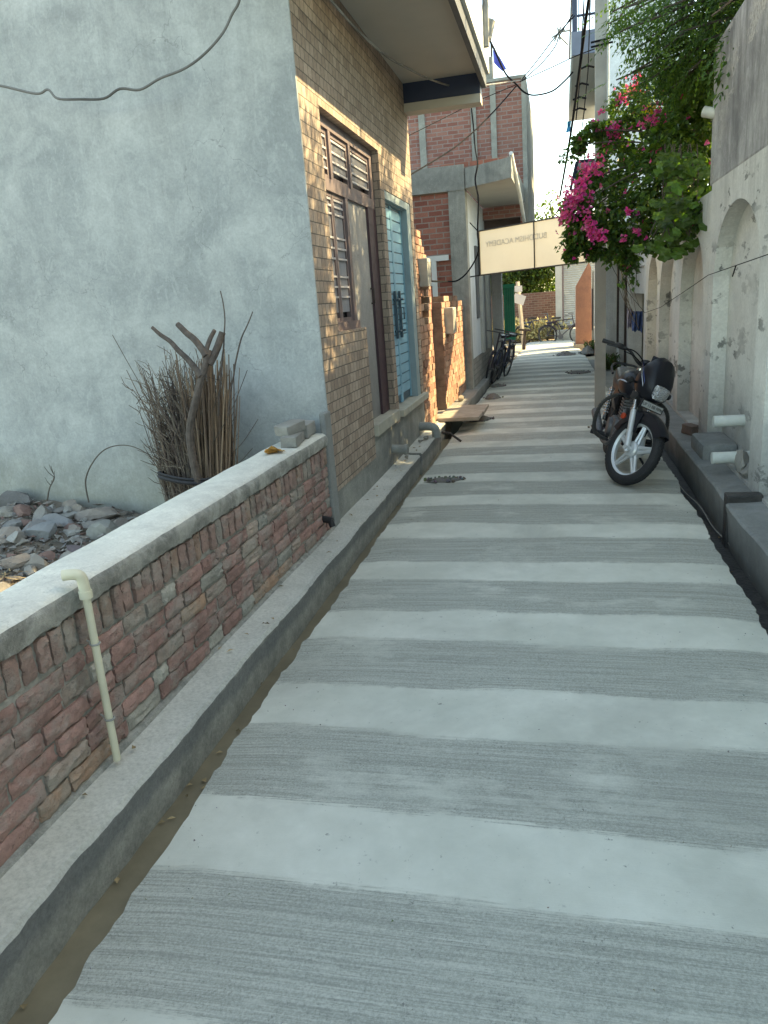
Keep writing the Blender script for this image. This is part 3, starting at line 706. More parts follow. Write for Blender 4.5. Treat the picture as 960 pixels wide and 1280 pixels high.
for k in range(6500):
    x = R.uniform(-4.8,-1.85); y = R.uniform(2.6,4.68); s = R.choice([R.uniform(.006,.02),R.uniform(.012,.05)])
    c = Vector((x,y,mz(x,y)+s*.3)); 
    pts = [c+Vector((R.uniform(-1,1)*s,R.uniform(-1,1)*s,R.uniform(-.3,.8)*s)) for _ in range(4)]
    m.add(pts, [(0,1,2),(0,2,3),(0,3,1),(1,3,2)], R.choice(STC))
o = m.build('rubble_bits', MT['stone']); tag(o, 'small grey and red rubble chips covering the plot behind the wall', 'rubble', kind='stuff')
m = MB()
for k in range(900):
    cx, cy = R.choice([(-2.65,3.55),(-3.1,3.15),(-2.35,4.15)]); x = R.gauss(cx,.14); y = R.gauss(cy,.13)
    a = R.uniform(0,6.28); l = R.uniform(.03,.09); p = Vector((x,y,mz(x,y)+R.uniform(.0,.05))); d = Vector((math.cos(a),math.sin(a),R.uniform(-.3,.3)))*l; s = Vector((-d.y,d.x,0)).normalized()*.004
    m.add([p-s, p+s, p+d+s, p+d-s], [(0,1,2,3)], R.uniform(.6,1.5))
tag(m.build('dry_straw', MT['straw'], fixn=False), 'tufts of dry straw and leaves between the rubble stones', 'straw', kind='stuff')
# thin dead weeds by the side wall
def weed(pts, lab, nm='dead_stem', br=4):
    m = MB(); sp = spline(pts, 8); m.tube(sp, [.006-.0045*i/len(sp) for i in range(len(sp))], 5, (.12,.1,.085))
    for k in range(br):
        i = int(len(sp)*R.uniform(.4,.95)); p = sp[i]; d = Vector((R.uniform(-1,1),R.uniform(-.5,.3),R.uniform(.1,.9)))*.1
        m.tube([p, p+d*.6, p+d+Vector((0,0,.02))], [.003,.0025,.0015], 4, (.12,.1,.085))
    tag(m.build(nm, MT['twig'], smooth=True), lab, 'dead plant')
weed([atY(*q,4.5) for q in ((59,626),(62,610),(68,598),(66,590))], 'thin dead weed stem with small branches rising from the rubble', br=6)
weed([atY(*q,4.5) for q in ((111,628),(107,600),(118,575),(135,560),(160,557),(185,568),(205,590),(206,615))], 'thin bent dry shoot arching from the rubble to the firewood bundle', br=0)

# firewood bundle
fb = thing('firewood_bundle', 'upright bundle of dry sticks tied with a black strap, leaning on the side wall', 'firewood', (-2.3,4.3,.25))
base = Vector((-2.24,4.25,.22))
m = MB()
for k in range(460):
    a = R.uniform(0,6.28); rr = math.sqrt(R.random())*.19
    b = base+Vector((rr*math.cos(a)*1.05-.05, rr*math.sin(a)*.8, R.uniform(-.02,.1)))
    L_ = R.uniform(.55,1.12)
    lean = Vector((-.01+.30*(b.x-base.x)+R.gauss(0,.062), .10+R.gauss(0,.07), 1)).normalized()
    p1 = b+lean*L_*.35; p2 = b+lean*L_*.7+Vector((R.gauss(0,.025),R.gauss(0,.02),0)); p3 = b+lean*L_+Vector((R.gauss(0,.06)-.03,R.gauss(0,.03),R.gauss(0,.03)))
    c = R.choice([(.14,.10,.08),(.10,.075,.065),(.20,.155,.12),(.24,.20,.16),(.07,.055,.05),(.17,.14,.115)]); r0 = R.uniform(.003,.0065)
    m.tube([b, p1, p2, p3], [r0, r0*.85, r0*.65, r0*.35], 4, c)
    if R.random() < .85:
        for _ in range(R.randint(2,6)):
            t = R.uniform(.35,1.); q = b+(p3-b)*t; d = Vector((R.gauss(-.25,.6),R.gauss(-.1,.4),R.uniform(.2,.9))).normalized()*R.uniform(.04,.15)
            q2 = q+d*.5+Vector((R.gauss(0,.01),0,0)); m.tube([q, q2, q+d], [r0*.5, r0*.4, r0*.25], 3, c)
for k in range(26):   # stray long twigs
    b = base+Vector((R.uniform(-.2,.2),R.uniform(-.12,.05),R.uniform(.3,.8))); sd = -1 if R.random() < .6 else 1
    d = Vector((sd*R.uniform(.08,.32),R.uniform(-.12,.1),R.uniform(.15,.6)))
    m.tube(spline([b, b+d*.5+Vector((0,0,-.03)), b+d], 4), .0025, 3, (.11,.09,.075))
m.build('twigs', MT['twig'], fb)
m = MB()
for k in range(130):
    a = R.uniform(0,6.28); rr = math.sqrt(R.random()); b = Vector((-2.14+.10*rr*math.cos(a), 4.17+.09*rr*math.sin(a), .25+R.uniform(0,.06)))
    L_ = R.uniform(.8,1.12); lean = Vector((.05+.45*(b.x+2.14)+R.gauss(0,.035), .10+R.gauss(0,.03), 1)).normalized()
    c = R.choice([(.23,.155,.105),(.17,.115,.08),(.28,.20,.14),(.14,.095,.07)]); r0 = R.uniform(.0035,.0055)
    m.tube([b, b+lean*L_*.5+Vector((R.gauss(0,.008),0,0)), b+lean*L_], [r0, r0, r0*.6], 5, c)
m.build('reed_stalks', MT['twig'], fb, smooth=True)
def br(pix, r0, r1, y=4.05):
    m = MB(); p = spline([atY(a, b, y+dy) for a, b, dy in pix], 6); n = len(p)
    p = [q+Vector((.01*mnoise.noise(q*9),0,.01*mnoise.noise(q*8+Vector((4,0,0))))) for q in p]
    m.tube(p, [r0+(r1-r0)*i/(n-1) for i in range(n)], 9); m.build('branch', MT['bark'], fb, smooth=True)
br([(250,612,.02),(240,570,.0),(238,530,0),(246,495,0),(258,455,.02),(260,437,.04)], .027, .019)
br([(258,445,.02),(245,425,.05),(232,415,.08),(222,405,.1)], .022, .016)
br([(252,470,0),(230,445,.02),(210,425,.05),(190,409,.08)], .020, .010)
br([(262,455,.03),(272,430,.08),(278,416,.1)], .024, .019)
br([(256,440,.03),(262,425,.06),(268,414,.1)], .015, .012)
br([(272,520,.06),(279,440,.1),(281,400,.15),(276,363,.2)], .006, .003, 4.1)
br([(285,520,.06),(296,445,.1),(308,410,.15),(316,390,.2)], .006, .003, 4.1)
m = MB(); pts = [Vector((-2.26+.225*math.cos(a), 4.22+.19*math.sin(a), .655+.02*math.sin(a*2))) for a in [2*math.pi*i/28 for i in range(29)]]
m.tube(pts, .013, 6); m.tube([pts[0]+Vector((0,0,.012)), Vector((-2.02,4.14,.685)), Vector((-1.99,4.1,.67))], .011, 6); m.tube([p+Vector((0,0,.022)) for p in pts], .009, 5); m.build('strap', MT['blackcloth'], fb, smooth=True)

# ================================================================== orange brick gate wall
gw = thing('brick_gate_wall', 'unfinished orange brick gate wall with ragged stepped tops between the two left houses', 'wall', (-1.5,8.4,.1))
def brick_run(name, y0, y1, z0, top, xf, th, cols, mort, w=.23, h=.078, ends=True, skip=None):
    mm = MB(); mc = MB(); z = z0; row = 0
    while z < 4:
        y = y0-(w/2 if row % 2 else 0)
        any_ = False
        while y < y1-.01:
            a, b = max(y,y0), min(y+w,y1); yc = (a+b)/2
            if b-a > .03 and z+h*.7 <= top(yc) and not (skip and skip(yc, z)):
                c = R.choice(cols); k = R.uniform(.75,1.2); c = tuple(q*k for q in c); j = R.uniform(-.007,.006)
                mm.box((xf-th+.004,a+.005,z+.004),(xf+j,b-.005,z+h-.006),c,M=Matrix.Translation((0,yc,z))@Matrix.Rotation(R.uniform(-.02,.02),4,'X')@Matrix.Translation((0,-yc,-z))); any_ = True
                mc.box((xf-th+.012,a-.001,z-.001),(xf-.009,b+.001,z+h-.004))
            y += w
        z += h; row += 1
    o = mm.build(name, MT['brick_obj'], gw); mc.build('mortar_bed', mort, o, fixn=False); return o
OC = [(.37,.19,.125),(.41,.23,.155),(.33,.155,.105),(.44,.28,.20),(.37,.21,.15)]
brick_run('brick_pier', 8.34, 9.20, .02, lambda y: 2.38-.02*math.sin(y*9) if y < 8.75 else (2.22 if y < 9.0 else 1.86), HX-.005, .23, OC, MT['mortar_o'], skip=lambda y, z: (8.62 < y < 8.98 and 1.32 < z < 1.80))
brick_run('brick_pier', 10.02, 12.24, .02, lambda y: 1.62-.05*math.sin(y*7)+.03*math.sin(y*17), HX-.005, .23, OC, MT['mortar_o'])
m = MB(); m.bbox((HX-.02,8.50,1.76),(HX+.09,8.72,2.06),.012); mb_ = m.build('meter_box', MT['box_grey'], gw); m = MB(); m.box((HX+.085,8.53,1.86),(HX+.095,8.69,2.02)); m.build('cover', MT['concrete'], mb_)
m = MB(); m.bbox((HX-.02,10.25,1.16),(HX+.11,10.55,1.50),.012); mb_ = m.build('meter_box', MT['box_grey'], gw); m = MB(); m.box((HX+.105,10.28,1.19),(HX+.115,10.52,1.47)); m.build('cover', MT['concrete'], mb_)
m = MB(); m.bbox((HX-.3,8.36,-.2),(HX+.02,10.1,.17),.01); m.build('gate_threshold', MT['slab'], gw)
gate = thing('steel_gate', 'tall maroon steel gate with white scrollwork standing half open in the brick gate wall', 'gate', (-1.6,9.2,.2))
m = MB(); m.box((-1.64,9.22,.22),(-1.62,9.62,1.95)); m.build('sheet', MT['gate_pink'], gate)
m = MB(); m.box((-1.66,9.64,.22),(-1.63,10.02,1.98)); m.build('sheet', MT['gate_red'], gate)
m = MB()
for a, b, c, d in ((9.21,9.25,.2,1.97),(9.60,9.645,.2,1.97)): m.box((-1.65,a,c),(-1.605,b,d))
for zz in (.21,.72,1.28,1.62,1.93): m.box((-1.65,9.21,zz),(-1.603,9.645,zz+.04))
m.build('gate_bars', MT['gate_pink'], gate)
m = MB()
for zz in (.46,.94+.5,1.78):
    m.box((-1.62,9.26,zz-.21 if zz < 1 else zz-.1),(-1.612,9.59,zz+.22 if zz < 1 else zz+.1))
m.build('dark_infill', MT['gate_red'], gate)
m = MB()
for zz in (.47,1.45):
    for s in (-1,1):
        p = [Vector((-1.602, 9.425+s*(.03+.10*math.sin(t*.5)), zz-.16+.32*t/6+.02*math.cos(t*2.2))) for t in range(7)]; m.tube(spline(p,4), .011, 6)
    m.torus(.05,.01, Matrix.Translation((-1.602,9.425,zz))@Matrix.Rotation(math.pi/2,4,'Y'), 18, 6)
m.build('scrollwork', MT['gate_white'], gate, smooth=True)
# stone planks over the drain, iron bar, stone lump
for (y0, y1, z0, lab) in ((9.10,9.52,.155,'nearer stone plank bridging the drain at the steel gate'),(9.56,10.25,.150,'wider stone plank bridging the drain behind the nearer plank')):
    m = MB(); m.bbox((-1.50,y0,z0),(-.98+R.uniform(-.03,.04),y1,z0+.045),.008); o = m.build('stone_plank', MT['slab']); tag(o, lab, 'plank', 'stone planks over the drain')
m = MB(); m.tube([(-1.42,8.38,.16),(-1.25,8.42,.13),(-1.12,8.42,.03)], .014, 8); tag(m.build('iron_bar', MT['iron']), 'thin rusty iron bar laid across the drain before the stone planks', 'bar')
m = MB(); rock(m, (0,0,0), (.09,.11,.06), (.32,.26,.2), 3); o = m.build('stone_lump', MT['stone'], smooth=25); o.location = (-1.42,10.85,.21); tag(o, 'rough tan stone lump sitting on the kerb beside the stone planks', 'stone')
for k,(x,y,s) in enumerate(((-1.40,7.72,.05),(-1.43,7.55,.035),(-1.42,6.75,.03))):
    m = MB(); rock(m, (0,0,0), (s,s*1.2,s*.8), (.27,.25,.22), k*7.); o = m.build('kerb_pebble', MT['stone'], smooth=25); o.location = (x,y,.20+s*.3)
    tag(o, ('largest pebble on the kerb beside the pipe elbow','smaller pebble on the kerb just before the pipe elbow','tiny pebble lying on the kerb beside the straight pipe stub')[k], 'pebble', 'pebbles on the left kerb')

# ================================================================== half built house with the white side, left
hc = thing('concrete_frame_house', 'half built house with concrete frame, red brick infill and a white lane side', 'house', (-1.5,12.3,0))
FY = 12.3
m = MB(); m.box((-6,FY+.04,-.3),(-1.64,FY+.2,3.2)); m.build('brick_infill', MT['brick_mid'], hc)
m = MB(); m.box((-1.66,FY,-.3),(-1.40,FY+.26,3.22)); m.box((-6,FY-.01,3.20),(-1.40,FY+.25,3.56)); m.box((-3.2,FY-.005,-.3),(-2.9,FY+.25,3.2)); m.build('frame', MT['concrete'], hc)
m = MB(); m.box((-2.5,FY+.0,2.20),(-1.70,FY+.1,2.28)); m.box((-1.98,FY+.005,1.3),(-1.90,FY+.1,2.2)); m.box((-2.5,FY+.005,1.83),(-1.98,FY+.1,1.89)); m.build('window_frame', MT['fascia'], hc)
m = MB(); m.box((-1.62,FY+.26,.62),(-1.41,16.2,3.21)); m.build('white_side', MT['white2'], hc)
m = MB(); m.box((-1.64,FY+.24,-.3),(-1.395,16.22,.62)); m.build('plinth', bricks('grey_block', (.2,.19,.17), (.28,.265,.24), (.15,.145,.13), .3, .09, .008, 'y'), hc)
for k in range(5):
    y = 13.4+k*.58; m = MB(); m.bbox((-1.42,y,1.25 if k == 0 else .62),(-1.375+.02*(k % 2),y+.30,2.45),.01); m.build('pilaster', MT['shop'] if k % 2 else MT['darkgrey'], hc)
m = MB(); P0 = atZ(575,231,3.22); m.prism([(-1.395,FY+.01),(-.66,11.75),(-.62,15.15),(-1.395,15.15)], 3.22, 3.50, 'z'); cn = m.build('roof_slab', [MT['concrete'], MT['soffit']], hc)
for p in cn.data.polygons:
    if p.normal.z < -.5: p.material_index = 1
m = MB(); m.box((-1.75,12.35,3.50),(-.75,12.5,3.60)); m.build('brick_ledge', MT['brick_mid'], cn)
m = MB(); m.tube([(-.66,11.8,3.55),(-.60,12.9,3.1),(-.6,14.9,2.72)], .03, 8); m.build('drain_pipe', MT['fascia'], cn, smooth=True)
# tall plain brick building behind it
hd = thing('tall_brick_building', 'tall unplastered red brick building rising above the concrete frame house', 'building', (-1.5,15.4,0))
BY = 15.2
zt = atY(655,97,BY).z; xr_ = atY(656,150,BY).x
m = MB(); m.box((-7,BY,3.0),(xr_,BY+4,zt)); m.box((-7,BY+.3,-.3),(-1.66,BY+4,3.0)); m.build('brick_wall_face', MT['brick_far'], hd)
m = MB(); m.box((xr_-.05,BY-.02,2.55),(xr_+.03,BY+4.02,zt+.02)); m.box((-7,BY-.025,zt),(xr_+.03,BY+4.03,zt+.05))
for px in (592,617): 
    p = atY(px,150,BY).x; m.box((p-.05,BY-.03,3.45),(p+.05,BY+.02,zt-.02))
p = atY(527,150,BY).x; m.box((p-.06,BY-.03,3.6),(p+.06,BY+.02,zt-.2)); m.box((-1.4,BY-.02,3.3),(xr_-.1,BY+.0,3.6)); m.build('cement_bands', MT['concrete'], hd)
m = MB(); m.box((-1.66,BY+.2,2.1),(xr_-.1,BY+.4,3.0)); m.build('recess_shade_panel', plain('recess_shade_brown', (.07,.05,.045), .9, .3, 5), hd)  # shade of the verandah void put into a dark brown panel
m = MB(); m.box((xr_-.12,BY,2.45),(xr_+.02,BY+.15,3.0)); m.build('brick_return', MT['brick_far'], hd)
m = MB(); m.box((-1.35,BY+.5,zt+.05),(-1.18,BY+.7,zt+.55)); m.box((-1.8,BY+.4,zt+.05),(-1.36,BY+.6,zt+.22)); m.build('roof_stub', MT['concrete'], hd)
p0 = atY(616,98,BY+.6); p1 = atY(614,55,BY+.6)
fl = thing('flag', 'small blue flag on a thin pole above the tall brick roof', 'flag', tuple(p0))
m = MB(); m.tube([p0-Vector((0,0,.4)), p1], .02, 6); m.build('flag_pole', MT['iron'], fl)
m = MB(); a, b, c, d = [atY(q, r_, BY+.6) for q, r_ in ((616,62),(633,86),(628,89),(617,78))]
m.add([a, a.lerp(b,.5)+Vector((0,.06,.05)), b, c, d.lerp(c,.5)+Vector((0,.05,0)), d], [(0,1,4,5),(1,2,3,4)]); m.build('cloth', MT['flag'], fl, fixn=False)
# small gateway of the next plot with a green steel gate
gp = thing('white_gate_pier', 'sunlit white washed gate pier at the end of the left row', 'pillar', (-1.3,18.8,0))
m = MB(); m.bbox((-1.50,17.6,-.3),(-1.27,17.9,2.55),.02); m.build('shaft', MT['white2'], gp)
m = MB(); m.bbox((-1.56,17.55,2.55),(-1.2,17.95,2.68),.02); m.build('cap', MT['fascia'], gp)
gg = thing('green_gate', 'bright green ribbed steel gate leaf standing open at the lane end', 'gate', (-1.3,20,.4))
m = MB(); m.box((-1.40,20.0,.50),(-1.13,20.03,1.86)); m.build('sheet', MT['green'], gg)
m = MB()
for k in range(5): m.box((-1.385+k*.055,19.975,.62),(-1.36+k*.055,20.0,1.76))
m.box((-1.41,19.97,.48),(-1.12,20.005,.56)); m.box((-1.41,19.97,1.78),(-1.12,20.005,1.87)); m.build('ribs', MT['green'], gg)
# ================================================================== right: white arched boundary wall
def arch_wall(name, label, y0, y1, ztop, arches, x0=1.29, th=.45, mat=None, base=-.3, rec=.13):
    t = thing(name, label, 'wall', (x0, (y0+y1)/2, 0))
    m = MB()
    # front sheet with arched openings, built as columns of quads
    ys = sorted(set([y0, y1]+[q for a in arches for q in [a[0]+(a[1]-a[0])*i/20 for i in range(21)]]))
    def head(y):
        for a0, a1, sp, ap in arches:
            if a0-1e-6 <= y <= a1+1e-6:
                u = (y-(a0+a1)/2)/((a1-a0)/2); return sp+(ap-sp)*math.sqrt(max(0,1-u*u)), (a0, a1)
        return None
    for a, b in zip(ys, ys[1:]):
        mid = head((a+b)/2)
        if mid is None:
            m.add([(x0,a,base),(x0,b,base),(x0,b,ztop),(x0,a,ztop)], [(0,1,2,3)])
        else:
            ha, hb = head(a)[0], head(b)[0]
            m.add([(x0,a,ha),(x0,b,hb),(x0,b,ztop),(x0,a,ztop)], [(0,1,2,3)])
            m.add([(x0,a,ha),(x0+rec,a,ha),(x0+rec,b,hb),(x0,b,hb)], [(0,1,2,3)])
            m.add([(x0,a,base),(x0,b,base),(x0,b,.18),(x0,a,.18)], [(0,1,2,3)]); m.add([(x0,a,.18),(x0,b,.18),(x0+rec,b,.18),(x0+rec,a,.18)], [(0,1,2,3)])
    for a0, a1, sp, ap in arches:
        for e in (a0, a1):
            m.add([(x0,e,.18),(x0+rec,e,.18),(x0+rec,e,sp),(x0,e,sp)], [(0,1,2,3)])
        m.add([(x0+rec,a0,.18),(x0+rec,a1,.18),(x0+rec,a1,ap+.02),(x0+rec,a0,ap+.02)], [(0,1,2,3)])
    m.add([(x0,y0,ztop),(x0,y1,ztop),(x0+th,y1,ztop),(x0+th,y0,ztop)], [(0,1,2,3)])
    m.add([(x0,y0,base),(x0+th,y0,base),(x0+th,y0,ztop),(x0,y0,ztop)], [(0,1,2,3)]); m.add([(x0,y1,base),(x0+th,y1,base),(x0+th,y1,ztop),(x0,y1,ztop)], [(0,1,2,3)])
    m.add([(x0+th,y0,base),(x0+th,y1,base),(x0+th,y1,ztop),(x0+th,y0,ztop)], [(0,1,2,3)])
    m.build('arched_face', mat or MT['white'], t, fixn=False, smooth=30)
    return t
aw = arch_wall('arched_wall', 'tall near boundary wall with blind arches and a weathered grey upper band', -3, 7.45, 2.39, [(5.62,7.22,1.62,2.16),(3.78,5.30,1.62,2.16),(1.9,3.5,1.62,2.16)])
m = MB(); m.bbox((1.298,-3,2.39),(1.72,7.62,3.50),.02); m.build('parapet', MT['white_old'], aw)
m = MB(); m.tube([(1.32,7.55,2.96),(1.225,7.6,3.0)], .045, 14); tag(m.build('spout_pipe', MT['pvc_w'], smooth=True), 'white pipe stub poking out of the tall wall end beside the foliage', 'pipe')
al = arch_wall('low_arched_wall', 'lower white boundary wall with three blind arches under the bougainvillea', 7.46, 12.62, 2.34, [(7.66,9.10,1.4,2.06),(9.42,10.90,1.4,2.04),(11.12,12.36,1.4,2.0)])
for (a, b, z, c) in ((5.62,5.72,1.2,0),): pass
# plinth lumps, pipes and the kerb gap block at the foot of the near wall
m = MB(); m.bbox((1.14,6.55,.13),(1.42,7.15,.28),.035); m.build('foot_block', MT['kerb_dark'], aw, smooth=40)
for (y, z, x0, x1, lab) in ((6.42,.50,1.19,1.45,'upper white plastic pipe jutting from the arch foot'),(6.10,.27,1.13,1.42,'lower white plastic pipe jutting from the arch foot')):
    m = MB(); m.tube([(x1,y,z),(x0,y-.02,z)], .046, 18); m.tube([(x0+.003,y-.02,z),(x0-.002,y-.02,z)], .038, 16)
    tag(m.build('waste_pipe', MT['pvc_w'], smooth=True), lab, 'pipe', 'white pipes at the near arch')
m = MB(); m.bbox((1.075,5.21,-.28),(1.30,5.32,.20),.01); tag(m.build('kerb_gap_block', MT['blackmud']), 'black block in the gap between two kerb stretches on the right', 'drain')  # black block fills the gap between the kerb stretches
rough_block('loose_brick', (1.24,7.75,.20), (.10,.2,.09), rad(20), MT['stone'], 'single reddish brown brick on the ledge behind the motorcycle', 'brick', col=(.16,.11,.09))
m = MB(); rock(m, (0,0,0), (.10,.20,.15), (.34,.33,.30), 12.); rock(m, (.02,-.16,-.05), (.09,.15,.10), (.28,.27,.245), 31.); o = m.build('mortar_lump', MT['stone'], smooth=20); o.location = (1.33,5.98,.26); tag(o, 'crumbling mortar lump under the white pipes at the arch foot', 'rubble')
# thin cord in the right drain
m = MB(); m.tube(spline([(.99,7.2,-.12),(1.02,6.6,-.13),(1.06,6.1,-.12),(1.07,5.6,-.14),(1.10,5.1,-.13),(1.10,4.6,-.14)]), .004, 6); tag(m.build('pale_cord', MT['wire_l']), 'thin pale cord lying along the dark right drain', 'cord')

# ================================================================== right: porch house with the balcony
ph = thing('balcony_house', 'pale blue and white house with a recessed porch and overhanging upper floors', 'house', (1.3,14,0))
BYH = 13.8; cx = atY(759,100,BYH).x
m = MB(); m.box((cx,BYH,2.62),(1.95,18.2,7.0)); m.build('upper_storeys', MT['paleblue'], ph)
for a, b in (((1.29,12.62,-.3),(1.60,12.86,2.62)),((1.29,15.75,-.3),(1.55,16.4,2.62)),((1.24,17.4,-.3),(1.9,18.2,2.62))): m = MB(); m.box(a, b); m.build('porch_pier', MT['white2'], ph)
m = MB(); m.box((1.30,12.86,1.90),(1.55,15.75,2.62)); m.box((1.34,12.86,1.46),(1.5,15.75,1.898)); m.build('porch_lintel', MT['white2'], ph)
m = MB(); m.box((2.0,12.6,-.3),(2.2,16.4,2.62)); m.box((1.5,16.2,-.3),(1.9,17.5,2.6)); m.build('porch_back_wall', MT['shop'], ph)
m = MB(); m.box((1.3,12.6,-.3),(2.1,16.4,.03)); m.build('porch_floor', MT['kerb'], ph)
for a, b in (((1.27,16.1,0),(1.27,16.1,2.6)),((1.22,17.5,.4),(1.22,17.5,2.6))): m = MB(); m.tube([a, b], .027, 8); m.build('down_pipe', MT['iron'], ph)
# balcony
B1, B2, bz = 14.3, 19.5, 0
bz = atY(718,68,B1).z; bx = atY(717,68,B1).x
bal = MB(); bal.box((bx,B1,bz),(cx+.3,B2,bz+.14)); b_ = bal.build('balcony_slab', MT['soffit'], ph)
m = MB(); m.box((bx-.03,B1-.03,bz-.02),(cx,B1-.002,bz+.32)); m.build('balcony_front', plain('slate_blue_paint', (.14,.17,.24), .6, .15, 4), b_)
m = MB(); m.box((bx-.035,B1,bz-.02),(bx-.002,B2,bz+.34)); m.build('balcony_edge', MT['fascia'], b_)
m = MB()
m.box((bx-.02,B1-.02,bz+.3),(bx+.06,B1+.06,bz+1.6)); m.tube([(bx,B1,bz+.55),(cx,B1,bz+.55)], .02, 6); m.tube([(bx,B1,bz+1.3),(cx,B1,bz+1.3)], .02, 6)
for k in range(7): m.tube([(bx+(cx-bx)*k/6,B1,bz+.32),(bx+(cx-bx)*k/6,B1,bz+1.3)], .008, 5)
m.tube([(bx,B1,bz+1.3),(bx,B2,bz+1.3)], .02, 6)
m.build('railing', MT['navy'], b_)
lb = MB(); z0 = atY(722,238,18.4).z; x0_ = atY(713,238,18.4).x; x1_ = atY(752,238,18.4).x
lb.box((x0_,18.4,z0-.3),(x1_+.4,18.8,z0-.1)); 
for (a, b) in (((713,238),(721,202)),((721,202),(750,199)),((721,202),(719,238)),((713,238),(752,238))):
    lb.tube([atY(*a,18.4), atY(*b,18.4)], .035, 6)
lb.build('lower_balcony', MT['navy'], ph)
m = MB(); m.box((x0_+.15,18.6,z0),(x1_+.5,20.5,z0+.62)); m.box((x1_,18.3,-.3),(x1_+1.,22,5)) ; m.build('rear_wing', MT['white2'], ph)
# concrete electric pole
pole = thing('electric_pole', 'square concrete electric pole standing at the right lane edge', 'pole', (.52,10.8,0))
m = MB(); m.prism([(.455,10.74),(.595,10.74),(.595,10.88),(.455,10.88)], -.1, 5.9, 'z'); o = m.build('pole_shaft', MT['pole'], pole)
m = MB(); m.tube([(.605,10.73,1.9),(.61,10.73,5.6)], .012, 8); m.build('conduit', MT['pvc_w'], pole)
m = MB()
for zz in (4.45,4.5): m.tube([(.40,10.71,zz),(.66,10.70,zz+.02)], .012, 6)
m.tube([(.43,10.73,2.25),(.62,10.73,2.25)], .008, 6); m.build('wire_tie', MT['wire'], pole)
# cables with spacers dropping past the balcony
def cable(pix, r=.008, lab='', cat='cable', mat='wire', k=5, name='overhead_cable', group='overhead cables'):
    m = MB(); m.tube(spline([atY(a, b, y) for a, b, y in pix], k), r, 6); tag(m.build(name, MT[mat], smooth=True), lab, cat, group)
cable(((742,-40,9.5),(733,20,10),(724,90,11),(716,150,12.5),(708,200,14),(700,245,16)), .018, 'thick black cable dropping steeply past the balcony edge')
rk = thing('cable_rack', 'black ladder like cable rack hanging under the balcony', 'rack', tuple(atY(722,120,12.2)))
for (px, py) in ((734,85),(727,107),(724,124),(724,138)):
    m = MB(); a, b = atY(px-8, py+1, 12.2), atY(px+9, py-1, 12.2); m.tube([a, a.lerp(b,.5)+Vector((0,0,.03)), b], .014, 6); m.build('rung', MT['wire'], rk)
m = MB(); m.tube([atY(738,0,12.2), atY(735,90,12.2), atY(730,140,12.2), atY(727,165,12.2)], .008, 5); m.tube([atY(730,0,12.2), atY(724,110,12.2), atY(720,150,12.2)], .009, 5); m.build('side_line', MT['wire'], rk)
m = MB()
for k in range(6):
    a = atY(710+R.uniform(-2,3),150,16); b = atY(707+R.uniform(-3,4),163+R.uniform(0,6),16)
m.add([atY(709,152,16),atY(714,151,16),atY(713,158,16.1),atY(715,164,16),atY(707,166,16),atY(709,159,16.15)],[(0,1,2,5),(5,2,3,4)])
tag(m.build('cyan_cloth', MT['cyan'], fixn=False), 'small bright cyan rag hanging under the far end of the balcony', 'cloth')

# ================================================================== overhead wires
YB = 13.5
cable(((380,-40,4.2),(415,2,4.9),(445,36,5.5),(480,68,6.2),(505,83,6.7),(540,100,7.5),(575,109,8.7),(610,106,10.5),(652,100,YB)), .0085, 'pale cable running along the canopy soffit and across to the brick corner', mat='wire_m')
cable(((597,-10,8),(608,40,9.5),(620,66,11),(632,92,12.5),(645,105,YB),(655,115,14),(668,119,14),(690,114,14.1),(706,101,14.2),(716,90,14.25)), .014, 'thick black cable looping from canopy to balcony with a deep sag', mat='wire')
cable(((652,100,YB),(672,75,13),(695,45,12),(718,20,11)), .008, 'thin straight wire rising from the brick corner to the balcony railing')
cable(((653,101,YB),(678,78,13),(694,58,12),(699,45,11.5),(716,18,11)), .008, 'thin wire rising beside the straight one with a slight belly')
cable(((650,102,YB),(690,84,13),(720,70,12),(760,55,10.9)), .007, 'thin wire climbing gently from the brick corner to the concrete pole')
cable(((645,108,YB),(610,147,12.4),(570,183,11.5),(512,219,10.2)), .010, 'dark wire slanting down across the red brick face')
cable(((645,106,YB),(600,125,13),(560,145,12),(510,170,11)), .006, 'faint thin wire slanting across the upper brick face')
cable(((587,118,12.2),(591,150,12.1),(594,185,12.),(597,205,11.6),(594,225,11.5),(598,250,11.4),(597,290,11.4),(598,315,11.5),(586,338,11.6),(573,350,11.6),(560,352,11.4),(527,351,9.)), .012, 'black service wire dropping from the roof slab and looping to the meter box', mat='wire')
cable(((655,122,17),(700,112,16)), .0, 'x') if False else None
clr = thing('aerial_bracket', 'spiky white insulator bracket tied to the wires beside the balcony railing', 'bracket', tuple(atY(699,42,12)))
m = MB()
for a, b in (((690,47),(706,37)),((693,52),(701,34)),((697,34),(700,50)),((699,45),(710,56)),((702,40),(712,38))): m.tube([atY(*a,12), atY(*b,12)], .012, 5)
m.build('arms', MT['grey_pipe'], clr)
